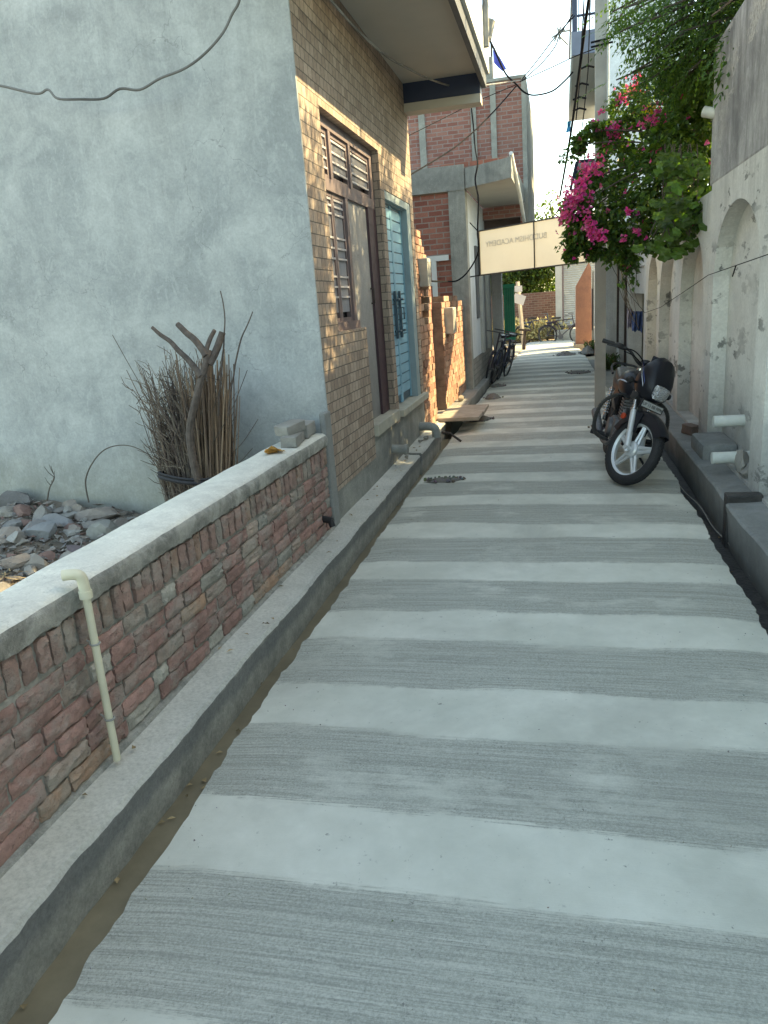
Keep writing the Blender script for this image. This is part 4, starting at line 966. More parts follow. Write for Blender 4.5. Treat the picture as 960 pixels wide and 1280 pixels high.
# ================================================================== sign across the lane
sg = thing('academy_sign', 'cream cloth sign board seen from behind, hung across the lane', 'sign', (-.4,11.6,2.3))
A = atY(599,289,12.1); A2 = atY(601,344,12.1); Bt = atY(752,262,10.92); Bb = atY(752,325,10.92)
A2.x = A.x; Bb.x = Bt.x; Bb.y = Bt.y; 
nrm = (Bt-A).cross(Vector((0,0,1))).normalized()
m = MB(); nU, nV = 24, 8; vs = []
for i in range(nU+1):
    for j in range(nV+1):
        p = A.lerp(Bt, i/nU).lerp(A2.lerp(Bb, i/nU), j/nV); vs.append(p+nrm*(.010*mnoise.noise(Vector((i*.35,j*.3,0)))))
m.add(vs, [(i*(nV+1)+j,(i+1)*(nV+1)+j,(i+1)*(nV+1)+j+1,i*(nV+1)+j+1) for i in range(nU) for j in range(nV)]); m.build('sign_cloth', MT['sign'], sg, smooth=True)
m = MB(); e = nrm*.02
for p, q in ((A,Bt),(A2,Bb),(A,A2),(Bt,Bb),(A.lerp(Bt,.485),A2.lerp(Bb,.485))): m.tube([p+e*.6, q+e*.6], .010, 4)
m.build('sign_frame', MT['signframe'], sg)
def text(body, size, M, mat, name, parent, ext=.001):
    cu = bpy.data.curves.new(name, 'FONT'); cu.body = body; cu.size = size; cu.align_x = 'CENTER'; cu.align_y = 'CENTER'; cu.extrude = ext
    o = bpy.data.objects.new(name, cu); COL.objects.link(o); dg = bpy.context.evaluated_depsgraph_get(); me = bpy.data.meshes.new_from_object(o.evaluated_get(dg))
    bpy.data.objects.remove(o); me.transform(M); me.materials.clear(); me.materials.append(mat)
    ob = bpy.data.objects.new(name, me); COL.objects.link(ob); ob.parent = parent; ob.matrix_parent_inverse = wm(parent).inverted(); return ob
xd = (Bt-A).normalized(); zd = (A-A2).normalized()
def face_mat(c, xdir, zdir, n): 
    M = Matrix.Identity(4)
    for i in range(3): M[i][0] = xdir[i]; M[i][1] = zdir[i]; M[i][2] = n[i]; M[i][3] = c[i]
    return M
c = A.lerp(Bt,.325).lerp(A2.lerp(Bb,.325), .33)-nrm*(-.014)
text('BUDDHISM ACADEMY', .112, face_mat(c, -xd, zd, nrm), MT['signtext'], 'show_through_lettering', sg)
m = MB(); m.tube([A+Vector((-.14,.05,.14)), A+Vector((0,0,-.02))], .008, 5); m.tube([A2, Vector((-1.42,12.6,A2.z))], .01, 5); m.tube([A-Vector((.02,0,0)), A2-Vector((.02,0,.0))], .012, 5); m.build('tie_wire', MT['wire'], sg)

# clothes line with washing
e1 = [atX(a,b,1.245) for a,b in ((960,318),(885,344),(862,360),(826,384),(806,391))]
m = MB(); m.tube(spline([Vector((.60,10.75,2.02)), Vector((.85,11.7,1.66)), e1[-1]]), .0035, 6)
m.tube(e1[::-1]+[e1[0]+(e1[0]-e1[1])*.6], .0032, 6); m.tube([e1[0].lerp(e1[1],.45), e1[0].lerp(e1[1],.5)-Vector((0,0,.07))], .005, 5)
tag(m.build('clothes_line', MT['wire']), 'thin clothes line strung from the pole along the arched wall', 'line')
def cloth(px0, px1, r0, r1, y, mat, lab):
    m = MB(); vs = []; n = 10
    for i in range(n+1):
        for j in range(n+1):
            p = atY(px0+(px1-px0)*i/n, r0+(r1-r0)*j/n+(5*mnoise.noise(Vector((i*.5,2,0))) if j == n else 0), y); vs.append(p+Vector((0,.05*math.sin(i*1.6+j*.3)+.03*mnoise.noise(Vector((i,j*.5,px0))),0)))
    m.add(vs, [(i*(n+1)+j,(i+1)*(n+1)+j,(i+1)*(n+1)+j+1,i*(n+1)+j+1) for i in range(n) for j in range(n)]); tag(m.build('hanging_cloth', mat, smooth=True), lab, 'washing')
cloth(790,803,389,414,13.0,MT['jeans'],'blue denim cloth hanging on the clothes line before the porch')
cloth(784,790,386,410,13.1,MT['lilac'],'pale lilac cloth hanging on the clothes line beside the blue denim')
m = MB()
for k in range(9): m.tube(spline([(.80+k*.015,11.5+k*.1,1.95-k*.02),(.95+R.uniform(-.1,.1),12.0,1.5+R.uniform(-.2,.2)),(1.1+R.uniform(-.1,.1),12.4,1.15+R.uniform(-.2,.2))],5), .004, 4, (.2,.18,.15))
tag(m.build('dry_creeper', MT['twig']), 'tangle of dry creeper stems hanging by the porch behind the pole', 'creeper')

# ================================================================== far end: shop, compound wall, pier, pole, trees
sh = thing('shutter_shop', 'grey shop with a closed roller shutter facing down the lane', 'shop', (.6,27,0))
SY = 27.; f0 = atY(694,340,SY); f1 = atY(703,340,SY); s0 = atY(705,408,SY); ztop = atY(705,330,SY).z+.02
m = MB(); m.box((f0.x,SY,-.3),(f1.x-.02,SY+.3,3.4)); m.box((f0.x,SY-.01,ztop+.12),(5,SY+.3,3.6)); m.box((f0.x+2.2,SY,-.3),(5,SY+.3,ztop+.12)); m.build('shop_wall', MT['shop'], sh)
m = MB(); m.box((f1.x-.02,SY+.02,s0.z),(f1.x+.04,SY+.2,ztop+.12)); m.box((f1.x-.02,SY+.02,ztop),(f0.x+2.2,SY+.2,ztop+.12)); m.box((f1.x,SY+.01,s0.z-.06),(f0.x+2.2,SY+.2,s0.z)); m.build('shutter_frame', MT['brown_paint'], sh)
m = MB(); z = s0.z
while z < ztop-.01: m.prism([(SY+.10,z),(SY+.085,z+.035),(SY+.10,z+.07),(SY+.14,z+.07),(SY+.14,z)], f1.x+.04, f0.x+2.2, 'x'); z += .072
m.build('roller_shutter', MT['shutter'], sh)
m = MB(); m.box((f0.x-.05,SY-.7,-.1),(4,SY-.02,s0.z-.1)); m.build('shop_step', MT['kerb'], sh)
cw = thing('compound_wall', 'long weathered brick compound wall across the end of the lane', 'wall', (-3,28.5,0))
m = MB(); m.box((-12,28.5,-.3),(f0.x+.05,28.75,1.62)); m.build('brick_face', MT['brick_end'], cw)
rp = thing('red_pier', 'chipped red plastered wall end standing at the right of the lane', 'pillar', (.6,22.6,0))
pl = [(atY(px, py, 22.6).x, atY(px, py, 22.6).z) for px, py in ((720,440),(720,358),(727,345),(736,328),(739,334),(740,440))]
m = MB(); m.prism(pl, 22.6, 23.4, 'y'); m.build('shaft', MT['redpier'], rp); m = MB(); m.box((pl[0][0]-.06,22.5,-.2),(pl[-1][0]+.1,23.45,.10)); m.build('footing', MT['slab'], rp)
tb = thing('timber_post', 'pale timber post with a dark rail beside the red pier', 'post', (.8,21.8,0))
m = MB(); x = atY(741,400,21.8).x; m.box((x-.02,21.8,-.1),(x+.03,21.86,2.05)); m.build('post', MT['sill'], tb); m = MB(); m.box((x-.03,21.78,.5),(x+.0,21.8,1.6)); m.build('rail', MT['brown_dark'], tb)
np_ = thing('notice_pole', 'leaning concrete pole with small white notices at the lane end', 'pole', tuple(atY(656,424,23.6)))
m = MB(); a, b = atY(655,424,23.6), atY(647,352,23.6); a.z = -.1; m.tube([a, b], .062, 4); m.build('pole_shaft', MT['slab'], np_)
for (px, py, s, rz) in ((648,361,.11,0),(649,374,.17,.35)):
    m = MB(); p = atY(px, py, 23.5); m.box((-s,-.006,-s*.8),(s,.006,s*.8), M=Matrix.Translation(p)@Matrix.Rotation(rz,4,'Y')); m.build('notice', MT['paper'], np_)
m = MB(); m.tube([atY(656,412,23.2), atY(655,437,23.2)], .05, 6); m.tube([atY(648,412,23.2), atY(664,413,23.2)], .035, 6); tag(m.build('short_post', MT['iron']), 'short dark iron post with a cross bar in front of the notice pole', 'post')
rb = thing('roadside_box', 'small red and white painted box at the foot of the green gate', 'box', tuple(atY(638,437,20.3)))
m = MB(); p = atY(638,432,20.3); m.bbox((p.x-.10,p.y,-.02),(p.x+.10,p.y+.2,.26),.01); m.build('box_body', MT['gate_red'], rb); m = MB(); m.box((p.x-.02,p.y-.006,.05),(p.x+.08,p.y-.001,.22)); m.build('label_panel', MT['paper'], rb)

# ------------------------------------------------------------------ foliage
def leaf(m, p, d, n, L, W, col, fold=.25):
    """one pointed leaf: two folded halves, base p, direction d"""
    d = d.normalized(); s = d.cross(n); s = s.normalized() if s.length > 1e-5 else d.orthogonal().normalized(); u = s.cross(d)
    a = p; b = p+d*L*.45+s*W*.5+u*W*fold; c = p+d*L-u*L*.06; e = p+d*L*.45-s*W*.5+u*W*fold; mid = p+d*L*.5
    m.add([a,b,c,mid,e], [(0,1,2,3),(0,3,2,4)], col)
def rv(s=1.): return Vector((R.gauss(0,s),R.gauss(0,s),R.gauss(0,s)))
def clump(m, c, r, n, L, W, cols, droop=.4, sq=(1,1,1)):
    for _ in range(n):
        v = rv().normalized()*(r*R.uniform(.45,1.05)**.7)
        p = c+Vector((v.x*sq[0],v.y*sq[1],v.z*sq[2])); d = (v.normalized()*.6+rv(.5)+Vector((-.1,-.15,-droop))).normalized()
        k = R.uniform(.6,1.45); q = R.choice(cols); leaf(m, p, d, (Vector((0,-.2,1))+rv(.5)), L*R.uniform(.7,1.25), W*R.uniform(.75,1.2), tuple(x*k for x in q))
GB = [(1,1,1),(.85,.95,.9),(1.25,1.25,.8),(.7,.8,.75),(1.6,1.35,.8)]
bg = thing('bougainvillea', 'big bougainvillea with magenta flowers spilling over the wall above the lane', 'plant', (1.5,9,0))
BC = [(732,288,9.0,.20),(718,262,9.0,.15),(748,255,9.2,.27),(762,300,9.,.18),(790,272,9,.28),(820,292,8.8,.19),(798,232,9.3,.33),(772,205,9.6,.26),(832,236,8.8,.32),(852,268,8.4,.20),
      (800,172,9.8,.30),(840,182,9.2,.32),(868,160,8.6,.27),(868,225,8.3,.22),(786,135,9.9,.22),(825,128,9.6,.32),(860,110,9.2,.3),(735,225,9.3,.12),(783,322,8.8,.09),(760,170,9.9,.13),(725,180,9.6,.07),(742,163,9.7,.09),(875,270,8.0,.10),(870,120,8.8,.25),(720,300,9,.09),(714,318,9,.05),(740,315,9,.06)]
m = MB(); fm = MB(); st = MB(); root = Vector((1.75,9.3,.4))
hub = Vector((1.55,9.2,2.75)); st.tube(spline([root, Vector((1.8,9.25,1.6)), hub]), [.06,.06,.058,.055,.052,.05,.048,.045,.043,.04,.038,.035,.035][:13], 8)
for (px, py, y, r) in BC:
    c = atY(px, py, y); clump(m, c, r, int(150+2900*r*r*1.6), .075, .055, GB)
    st.tube(spline([hub+rv(.08), hub.lerp(c,.5)+Vector((0,0,.12))+rv(.05), c]), .008, 5)
# inner dark mass behind
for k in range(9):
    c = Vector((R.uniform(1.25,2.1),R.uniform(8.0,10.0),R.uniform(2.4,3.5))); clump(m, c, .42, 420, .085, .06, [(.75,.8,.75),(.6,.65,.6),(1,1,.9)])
# hanging strands
for (a, b, y) in (((715,290),(698,312),9.),((722,300),(712,330),9.),((735,305),(733,322),9.),((785,320),(777,352),8.8),((790,325),(795,358),8.8),((800,315),(786,345),8.8),((760,315),(760,330),8.9),((735,190),(700,200),9.5),((745,165),(722,172),9.6),((722,185),(706,192),9.6)):
    p, q = atY(*a, y), atY(*b, y); st.tube(spline([p, p.lerp(q,.5)+Vector((.02,0,.02)), q]), .004, 4)
    for i in range(26): clump(m, p.lerp(q, R.random()), .04, 1, .065, .048, GB)
m.build('foliage', MT['leaf_b'], bg, fixn=False); st.build('stems', MT['bark'], bg, smooth=True)
def flower(c, s=.035):
    ax = (Vector((-.5,-.9,.2))+rv(.6)).normalized(); k = R.uniform(.75,1.25); col = (k*R.uniform(.9,1.1),k*R.uniform(.5,1.6),k*R.uniform(.8,1.3))
    for i in range(3):
        a = 2.094*i+R.uniform(-.3,.3); o1 = ax.orthogonal().normalized(); o2 = ax.cross(o1); d = (o1*math.cos(a)+o2*math.sin(a)+ax*.7).normalized(); leaf(fm, c, d, ax, s*1.15, s*.95, col, .15)
FL = [(735,212,9.,.09,90),(726,235,9.,.10,110),(716,250,8.95,.09,100),(712,268,8.95,.08,80),(706,270,8.9,.05,40),(745,207,9.1,.09,70),(722,245,9,.09,60),(740,288,8.8,.06,60),(748,295,8.8,.06,60),(735,277,8.8,.05,40),(797,108,9.8,.09,90),(778,122,9.9,.07,55),(770,160,9.8,.06,60),(768,170,9.8,.05,35),(750,140,9.9,.04,16),(815,148,9.4,.10,110),(838,150,9.2,.06,45),(786,265,8.7,.03,18),(797,288,8.7,.035,20),(800,185,9.4,.03,10),(825,190,9.2,.04,10),(757,295,8.7,.05,20),(780,300,8.6,.03,10),(760,185,9.7,.05,25),(733,262,8.9,.05,15),(698,290,9.0,.02,4),(705,312,9.0,.015,3),(718,324,9.,.02,4)]
for (px, py, y, r, n) in FL:
    c = atY(px, py, y-.12)
    for _ in range(int(n*.62)): v = rv().normalized()*r*R.uniform(.2,1.8); flower(c+v, R.uniform(.018,.032))
for _ in range(150): 
    q = R.choice(BC); flower(atY(q[0],q[1],q[2])+rv().normalized()*q[3]*1.0)
fm.build('flowers', MT['bract'], bg, fixn=False)
# broad leaved vine near the tall wall
vn = thing('broad_leaf_vine', 'bright green broad leaved vine hanging between bougainvillea and tall wall', 'plant', (1.5,8,2.2))
m = MB(); ym = MB(); st = MB()
def broad(m, p, d, n, s, col):
    d = d.normalized(); sd = d.cross(n).normalized(); u = sd.cross(d); vs = [p]
    for k in range(11):
        a = -2.3+4.6*k/10; rr = s*(.55+.45*math.cos(a*.5))*(1+.16*math.cos(a*5)); vs.append(p+d*(s*.35+rr*math.cos(a)*.75)+sd*rr*math.sin(a)+u*(.18*s*math.cos(a*3)))
    c = len(vs); vs.append(p+d*s*.4); m.add(vs, [(c,i,i+1) for i in range(1,11)]+[(c,11,0),(c,0,1)], col)
for k in range(200):
    px = R.gauss(850,17); py = R.uniform(190,316); 
    if px > 884: px = 880
    px -= max(0,(py-290))*.25
    p = atY(px, py, R.uniform(7.6,8.4)); kk = R.uniform(.55,1.5)
    broad(m, p, Vector((R.gauss(-.2,.4),R.gauss(-.25,.3),-.9+R.gauss(0,.35))), Vector((-.35,-.9,.45))+rv(.3), R.uniform(.04,.078), (kk,kk*R.uniform(.9,1.1),kk*.8))
m.build('leaves', MT['leaf_v'], vn, fixn=False)
for (px, py, n) in ((813,137,14),(800,262,2),(818,218,3),(835,212,2),(815,250,1)):
    ym = MB()
    for _ in range(n): c = atY(px, py, 8.9)+rv(.02); leaf(ym, c, rv(), rv(), .04, .035, (1,1,1)); leaf(ym, c, rv(), rv(), .04, .035, (1,.9,1))
    ym.build('yellow_bloom', MT['petal'], vn, fixn=False)
for k in range(10): p = atY(R.uniform(830,875),180,8.); st.tube(spline([p, p+Vector((R.uniform(-.1,.1),0,-.4)), p+Vector((R.uniform(-.15,.1),-.05,-.8))]), .005, 5)
st.build('stems', MT['bark'], vn)
# neem tree
nt = thing('neem_tree', 'neem tree with feathery drooping leaves leaning over the right wall at the top', 'tree', (2.6,8.4,0))
tr = MB(); tr.tube(spline([(2.7,8.6,-.2),(2.6,8.5,1.5),(2.45,8.3,3.0),(2.3,8.1,4.6),(2.2,8.0,6.2)]), [.17-.0065*i for i in range(25)], 10)
cr = MB(); bran = []
for k in range(34):
    z = R.uniform(3.0,5.4); b = Vector((2.4,8.2,z)); a = R.uniform(0,6.28); L_ = R.uniform(1.0,2.0)
    e = b+Vector((math.cos(a)*L_,math.sin(a)*L_,R.uniform(-.2,.7)))
    if e.x < .35 or e.y > 10.3: continue
    bran.append((b, e))
for (px, py, y) in ((775,40,8.2),(790,90,8.4),(770,100,8.6),(800,30,7.8),(830,60,7.8),(810,100,8.2),(850,40,7.4),(860,90,7.8),(780,10,7.8),(765,15,8.4),(880,50,7.4),(890,20,7.2),(830,10,7.4),(840,110,8.2),(870,100,8.0),(785,65,8.5),(760,30,8.8),(845,80,8.),(815,45,7.9),(900,5,7.3)):
    e = atY(px, py, y); bran.append((Vector((2.35,8.2,e.z+R.uniform(-.2,.5))), e))
NC = [(1,1,1),(.8,.9,.85),(1.3,1.25,.8),(.65,.75,.7)]
for b, e in bran:
    pts = spline([b, b.lerp(e,.55)+Vector((0,0,.18)), e]); tr.tube(pts, [.022-.016*i/len(pts) for i in range(len(pts))], 5)
    for j in range(20):
        q = pts[int((.35+.65*R.random())*(len(pts)-1))]+rv(.10)
        d = ((e-b).normalized()*.5+rv(.45)+Vector((-.25,-.1,-.45))).normalized(); L_ = R.uniform(.20,.36); prev = q; s = d.cross(Vector((0,0,1))).normalized(); kc = R.uniform(.6,1.4); cc = R.choice(NC)
        for i in range(9):
            p = q+d*L_*i/8+Vector((0,0,-.07*(i/8)**2))
            for sd in (-1,1):
                k = kc*R.uniform(.85,1.15); leaf(cr, p, s*sd*.85+d*.55+Vector((0,0,-.25))+rv(.08), Vector((0,-.3,1))+rv(.2), .062*(1-.3*i/8), .020, tuple(x*k for x in cc), .1)
for (x, y, z, r) in [(1.9,7.6,4.0,.5),(2.3,8.6,4.3,.6),(1.7,8.3,4.6,.6),(2.6,9.2,5.0,.7),(1.6,9.2,5.0,.55),(1.5,7.0,4.8,.55),(2.2,7.6,5.2,.7),(2.9,8.3,5.6,.7),(2.0,8.6,5.9,.7),(1.2,7.9,5.3,.5),(2.6,7.0,5.6,.6),(1.9,9.6,4.3,.45),(2.4,9.9,5.4,.5),(1.9,6.6,4.3,.45),(1.5,6.4,4.9,.4)]:
    if z+.7*r-.82*(x+1.5) > 2.62: continue
    clump(cr, Vector((x,y,z)), r, int(900*r*r*3.6), .075, .03, NC, .8)  # crown thickened to shade the tiled front, trimmed to leave its sun band
for k in range(46):
    x = R.uniform(1.5,2.4); zt_, yt_ = R.uniform(.7,2.45), R.uniform(4.0,7.9); dx_ = x+1.5
    clump(cr, Vector((x, yt_+.48*dx_, zt_+.82*dx_)), .36, 430, .075, .03, NC, .8)  # unseen clumps added along the sun rays to shade the tiled front and firewood
for k in range(14):
    x = R.uniform(1.5,2.3); clump(cr, Vector((x, R.uniform(4.2,6.0), 3.75+.82*(x-1.3)+R.uniform(-.05,.75))), .36, 430, .075, .03, NC, .8)  # more unseen clumps, added to keep sun off the rubble plot
for k in range(6): tr.tube(spline([Vector((2.4,8.2,3.4+.2*k)), Vector((2.2,6.9,4.2+.15*k)), Vector((1.7+.1*k,5.2-.1*k,4.3))]), .02, 5)
for (px, py, y, r) in ((800,45,8.6,.22),(830,30,8.3,.28),(850,70,8.5,.3),(820,85,8.7,.22),(880,40,7.9,.25),(870,95,8.3,.22),(790,15,8.8,.22),(845,110,8.6,.2),(900,15,7.6,.25),(775,20,8.8,.14),(855,10,8,.3)):
    c = atY(px, py, y); clump(cr, c, r, int(2600*r*r*1.9), .062, .022, NC, .8); tr.tube(spline([Vector((2.35,8.2,4.2)), c+Vector((.3,.1,.15)), c]), .008, 4)
tr.build('trunk', MT['bark'], nt, smooth=True); cr.build('crown', MT['leaf_n'], nt, fixn=False)
# far trees
def far_tree(loc, clumps, lab, cols, L=.16, name='shade_tree', n=260):
    t = thing(name, lab, 'tree', loc); tr = MB(); cr = MB(); top = sum((Vector(c[:3]) for c in clumps), Vector())/len(clumps)
    b = Vector(loc); tr.tube(spline([b, b.lerp(top,.5)+Vector((.1,0,0)), top]), [.16-.008*i for i in range(13)], 8)
    for (x, y, z, r) in clumps:
        tr.tube(spline([b.lerp(top,.65), Vector((x,y,z)).lerp(top,.4), Vector((x,y,z))]), .03, 5); clump(cr, Vector((x,y,z)), r, int(n*(r/.6)**2), L, L*.6, cols)
    tr.build('trunk', MT['bark'], t, smooth=True); cr.build('crown', MT['leaf_t'], t, fixn=False)
G1 = [(1,1,1),(.7,.8,.8),(1.2,1.15,.8),(.5,.6,.6)]; G2 = [(1.8,1.5,.8),(1.3,1.3,.8),(1,1,.9),(2.2,1.7,.9)]
far_tree((-1.6,31,-.2), [(-1.9+R.uniform(-1.3,1.6),30.3+R.uniform(-1.2,1),R.uniform(1.6,3.6),R.uniform(.45,.75)) for _ in range(34)], 'dark leafy tree behind the compound wall at the lane end', G1, n=420)
far_tree((1.2,33,-.2), [tuple(atY(px, py, 33))+(r,) for px, py, r in ((680,265,.4),(690,250,.42),(697,270,.4),(672,275,.35),(688,285,.4),(675,300,.5),(700,300,.5))], 'light green tree showing above the sign against the sky', G2, n=170)
far_tree((-5.5,33,-.2), [(-5.5+R.uniform(-1.6,2),32+R.uniform(-1.2,1),R.uniform(1.8,4.2),R.uniform(.5,.8)) for _ in range(16)], 'dense tree standing further left behind the compound wall', G1, n=380)
far_tree((1.0,29.8,-.2), [(.1+R.uniform(-.9,.5),29.6+R.uniform(-.5,.5),R.uniform(2.0,3.2),R.uniform(.35,.5)) for _ in range(8)], 'sunlit yellow green tree beside the shutter shop', G2, n=300)
m = MB()
for k in range(4200):
    x = R.uniform(-2.6,.1); y = R.uniform(26.7,28.2); h = R.uniform(.1,.75)*(1.-.25*abs(mnoise.noise(Vector((x*2,0,0))))); p = Vector((x,y,R.uniform(0,.1))); d = Vector((R.gauss(0,.4),R.gauss(0,.3),1)).normalized()
    leaf(m, p+d*h*R.uniform(.1,1), d+rv(.5), rv(), .15, .08, R.uniform(.5,1.3))
tag(m.build('dry_bush', MT['dryleaf'], fixn=False), 'pale yellow dry bushes along the foot of the compound wall', 'bush', kind='stuff')
def weeds(y0, y1, x0, x1, n, lab):
    m = MB()
    c0 = Vector(((x0+x1)/2,(y0+y1)/2,-.03))
    for k in range(n):
        p = Vector((R.uniform(x0,x1),R.uniform(y0,y1),R.uniform(0,.25))); m.tube([c0+Vector(((p.x-c0.x)*.6,(p.y-c0.y)*.6,0)) if k else c0, p], .003, 3, (.6,.6,.5)); m.tube([c0, c0+Vector(((p.x-c0.x)*.6,(p.y-c0.y)*.6,0))], .003, 3, (.6,.6,.5)); leaf(m, p, Vector((R.gauss(0,.7),R.gauss(0,.7),.8)), rv(), .09, .035, tuple(R.uniform(.4,1.)*q for q in (1,1,.9)))
    tag(m.build('weed_clump', MT['leaf_t'], fixn=False), lab, 'weeds')
weeds(20.4,21.4,.62,1.1,260,'dark weed clump at the foot of the red pier')
weeds(15.6,16.4,.84,1.15,200,'small weeds at the right lane edge behind the concrete pole')

# heaps of drain muck on the lane
def heap(px, py, a, b, h, lab, sd):
    c = atZ(px, py, 0); m = MB(); n = 14; vs = [(c.x, c.y, h)]; fs = []
    for i in range(1,7):
        for j in range(n):
            t = 2*math.pi*j/n; rr = i/6*(1+.3*mnoise.noise(Vector((math.cos(t)*1.5,math.sin(t)*1.5,sd))))
            z = h*(1-(i/6)**1.3)+(.22*h+.008)*mnoise.noise(Vector((rr*math.cos(t)*5,rr*math.sin(t)*5,sd))) if i < 6 else -.004
            vs.append((c.x+a*rr*math.cos(t), c.y+b*rr*math.sin(t), z+.010))
    fs = [(0,1+j,1+(j+1) % n) for j in range(n)]+[(1+(i-1)*n+j, 1+i*n+j, 1+i*n+(j+1) % n, 1+(i-1)*n+(j+1) % n) for i in range(1,6) for j in range(n)]
    m.add(vs, fs, (.17,.16,.145))
    for k in range(int(70*(a+b))+25):
        t = R.uniform(0,6.28); rr = math.sqrt(R.random())*1.15; s = R.uniform(.008,.028)
        rock(m, (c.x+a*rr*math.cos(t), c.y+b*rr*math.sin(t), max(.012,h*(1-min(1,rr)**1.3))+s*.2), (s,s*1.2,s*.7), tuple(q*R.uniform(.6,1.3) for q in (.16,.15,.135)), k)
    tag(m.build('dirt_heap', MT['stone'], smooth=30), lab, 'dirt', 'heaps of drain muck on the lane')
heap(556,601,.16,.10,.02,'thin grey dirt patch beside the left drain, nearest of the heaps',1)
heap(601,525,.16,.18,.05,'crumbly dirt heap right beside the stone planks',2)
heap(616,498,.14,.16,.08,'dirt heap just behind the stone planks',3)
heap(622,483,.14,.2,.04,'small dirt heap in front of the parked bicycles',4)
heap(706,444,.28,.35,.10,'wide dark dirt heap in mid lane near the far end',5)
heap(735,441,.22,.5,.18,'tall dirt heap at the right lane edge by the red pier',6)
heap(723,466,.25,.3,.03,'flat dark dirt patch in mid lane left of the concrete pole',7)
heap(750,535,.12,.14,.05,'small dirt heap behind the motorcycle',8)
# grit on the lane
m = MB()
for k in range(700):
    y = R.uniform(.9,9); x = R.choice([R.uniform(-1.2,.88), R.gauss(-1.15,.08), R.gauss(.85,.1)])
    if not -1.22 < x < .9: continue
    s = R.uniform(.002,.006); rock_c = Vector((x,y,.012+s*.2)); pts = [rock_c+Vector((R.uniform(-1,1)*s,R.uniform(-1,1)*s,R.uniform(0,.9)*s)) for _ in range(4)]
    m.add(pts, [(0,1,2),(0,2,3),(0,3,1),(1,3,2)], tuple(q*R.uniform(.5,1.2) for q in (.2,.19,.17)))
tag(m.build('lane_grit', MT['stone']), 'fine grit and crumbs scattered over the concrete lane', 'grit', kind='stuff')
m = MB()
for k in range(90):
    y = R.uniform(1.2,8.2); q = R.random(); x, z = (R.uniform(-1.40,-1.27), -.038) if q < .45 else ((R.uniform(-1.49,-1.36), .19) if q < .75 else (R.uniform(.95,1.08), -.16))
    leaf(m, Vector((x,y,z)), Vector((R.gauss(0,1),R.gauss(0,1),.08)), Vector((0,0,1))+rv(.2), R.uniform(.015,.045), R.uniform(.01,.022), R.uniform(.35,1.1), .3)
tag(m.build('leaf_litter', MT['straw'], fixn=False), 'small dry leaves and scraps in the drains and on the kerb', 'litter', kind='stuff')
# ================================================================== bicycles
def bicycle(name, label, loc, rotz, lean, mat, group, basket=False):
    t = thing(name, label, 'bicycle', (0,0,0), group=group); Rw = .33
    RX = Matrix.Rotation(math.pi/2,4,'X')
    for x in (-.53,.53):
        m = MB(); W = Matrix.Translation((x,0,Rw))@RX; m.torus(Rw-.018,.018,W,30,8); wv = m.build('wheel', MT['rubber'], t, smooth=True)
        m = MB(); m.torus(Rw-.043,.010,W,30,6); m.lathe([(.02,-.05),(.02,.05)],W,10)
        for k in range(18): a = 2*math.pi*k/18; m.tube([W@Vector((.018*math.cos(a),.018*math.sin(a),.03*(-1)**k)), W@Vector(((Rw-.045)*math.cos(a+.25),(Rw-.045)*math.sin(a+.25),0))], .0018, 3)
        m.build('rim', MT['engine'], wv, smooth=True)
        m = MB(); p = [W@Vector(((Rw+.02)*math.cos(a),(Rw+.02)*math.sin(a),0)) for a in [rad(20+k*15)*1. for k in range(10)]]; m.tube(p, .018, 6); m.build('mudguard', mat, t, smooth=True)
    m = MB(); bb = (-.08,0,.28); st = (-.20,0,.80); hd = (.33,0,.82); hl = (.37,0,.66)
    for a, b in ((bb,st),(st,hd),(bb,hl),(hd,hl),(bb,(-.53,0,Rw)),(st,(-.53,0,Rw)),(hl,(.53,0,Rw)),(hd,(.31,0,.98))): m.tube([a,b], .016, 7)
    m.tube([(-.55,.0,.74),(-.22,.0,.76)], .03, 4); m.tube([(-.53,.04,Rw),(-.5,.06,.72)], .008, 4); m.tube([(-.53,-.04,Rw),(-.5,-.06,.72)], .008, 4); m.build('frame', mat, t, smooth=True)
    m = MB(); m.tube(spline([(.12,.27,.97),(.24,.25,.98),(.32,.12,.99),(.32,-.12,.99),(.24,-.25,.98),(.12,-.27,.97)]), .012, 7); m.build('handlebar', MT['engine'], t, smooth=True)
    m = MB(); m.prism([(-.34,-.09),(-.34,.09),(-.18,.04),(-.06,.02),(-.06,-.02),(-.18,-.04)], .86, .91, 'z'); m.build('saddle', MT['seat'], t)
    m = MB(); W = Matrix.Translation((-.08,-.05,.28))@RX; m.lathe([(.0,-.003),(.09,-.003),(.09,.003),(.0,.003)],W,18); m.tube([(-.08,-.07,.28),(.02,-.07,.16),(.02,-.13,.16)], .01, 5); m.tube([(-.08,.05,.28),(-.18,.07,.40),(-.18,.13,.40)], .01, 5); m.build('crank', MT['engine'], t)
    t.location = loc; t.rotation_euler = (lean,0,rotz); return t
bicycle('bicycle', 'dark bicycle leaning on the white lane side, nearer of the pair', (-1.29,14.75,-.02), rad(-96), rad(-13), MT['bike'], 'bicycles leaning on the white house')
bicycle('bicycle', 'second bicycle leaning behind the nearer one on the white lane side', (-1.20,15.2,-.02), rad(-99), rad(-15), MT['bike_b'], 'bicycles leaning on the white house')
bicycle('bicycle', 'bicycle parked side on among the yellow dry bushes at the lane end', (-.75,26.9,-.10), rad(8), rad(6), MT['bike_b'], 'bicycles at the lane end')
bicycle('bicycle', 'dark bicycle parked under the shop step beside the shutter', (.1,26.1,-.12), rad(-15), rad(6), MT['bike'], 'bicycles at the lane end')

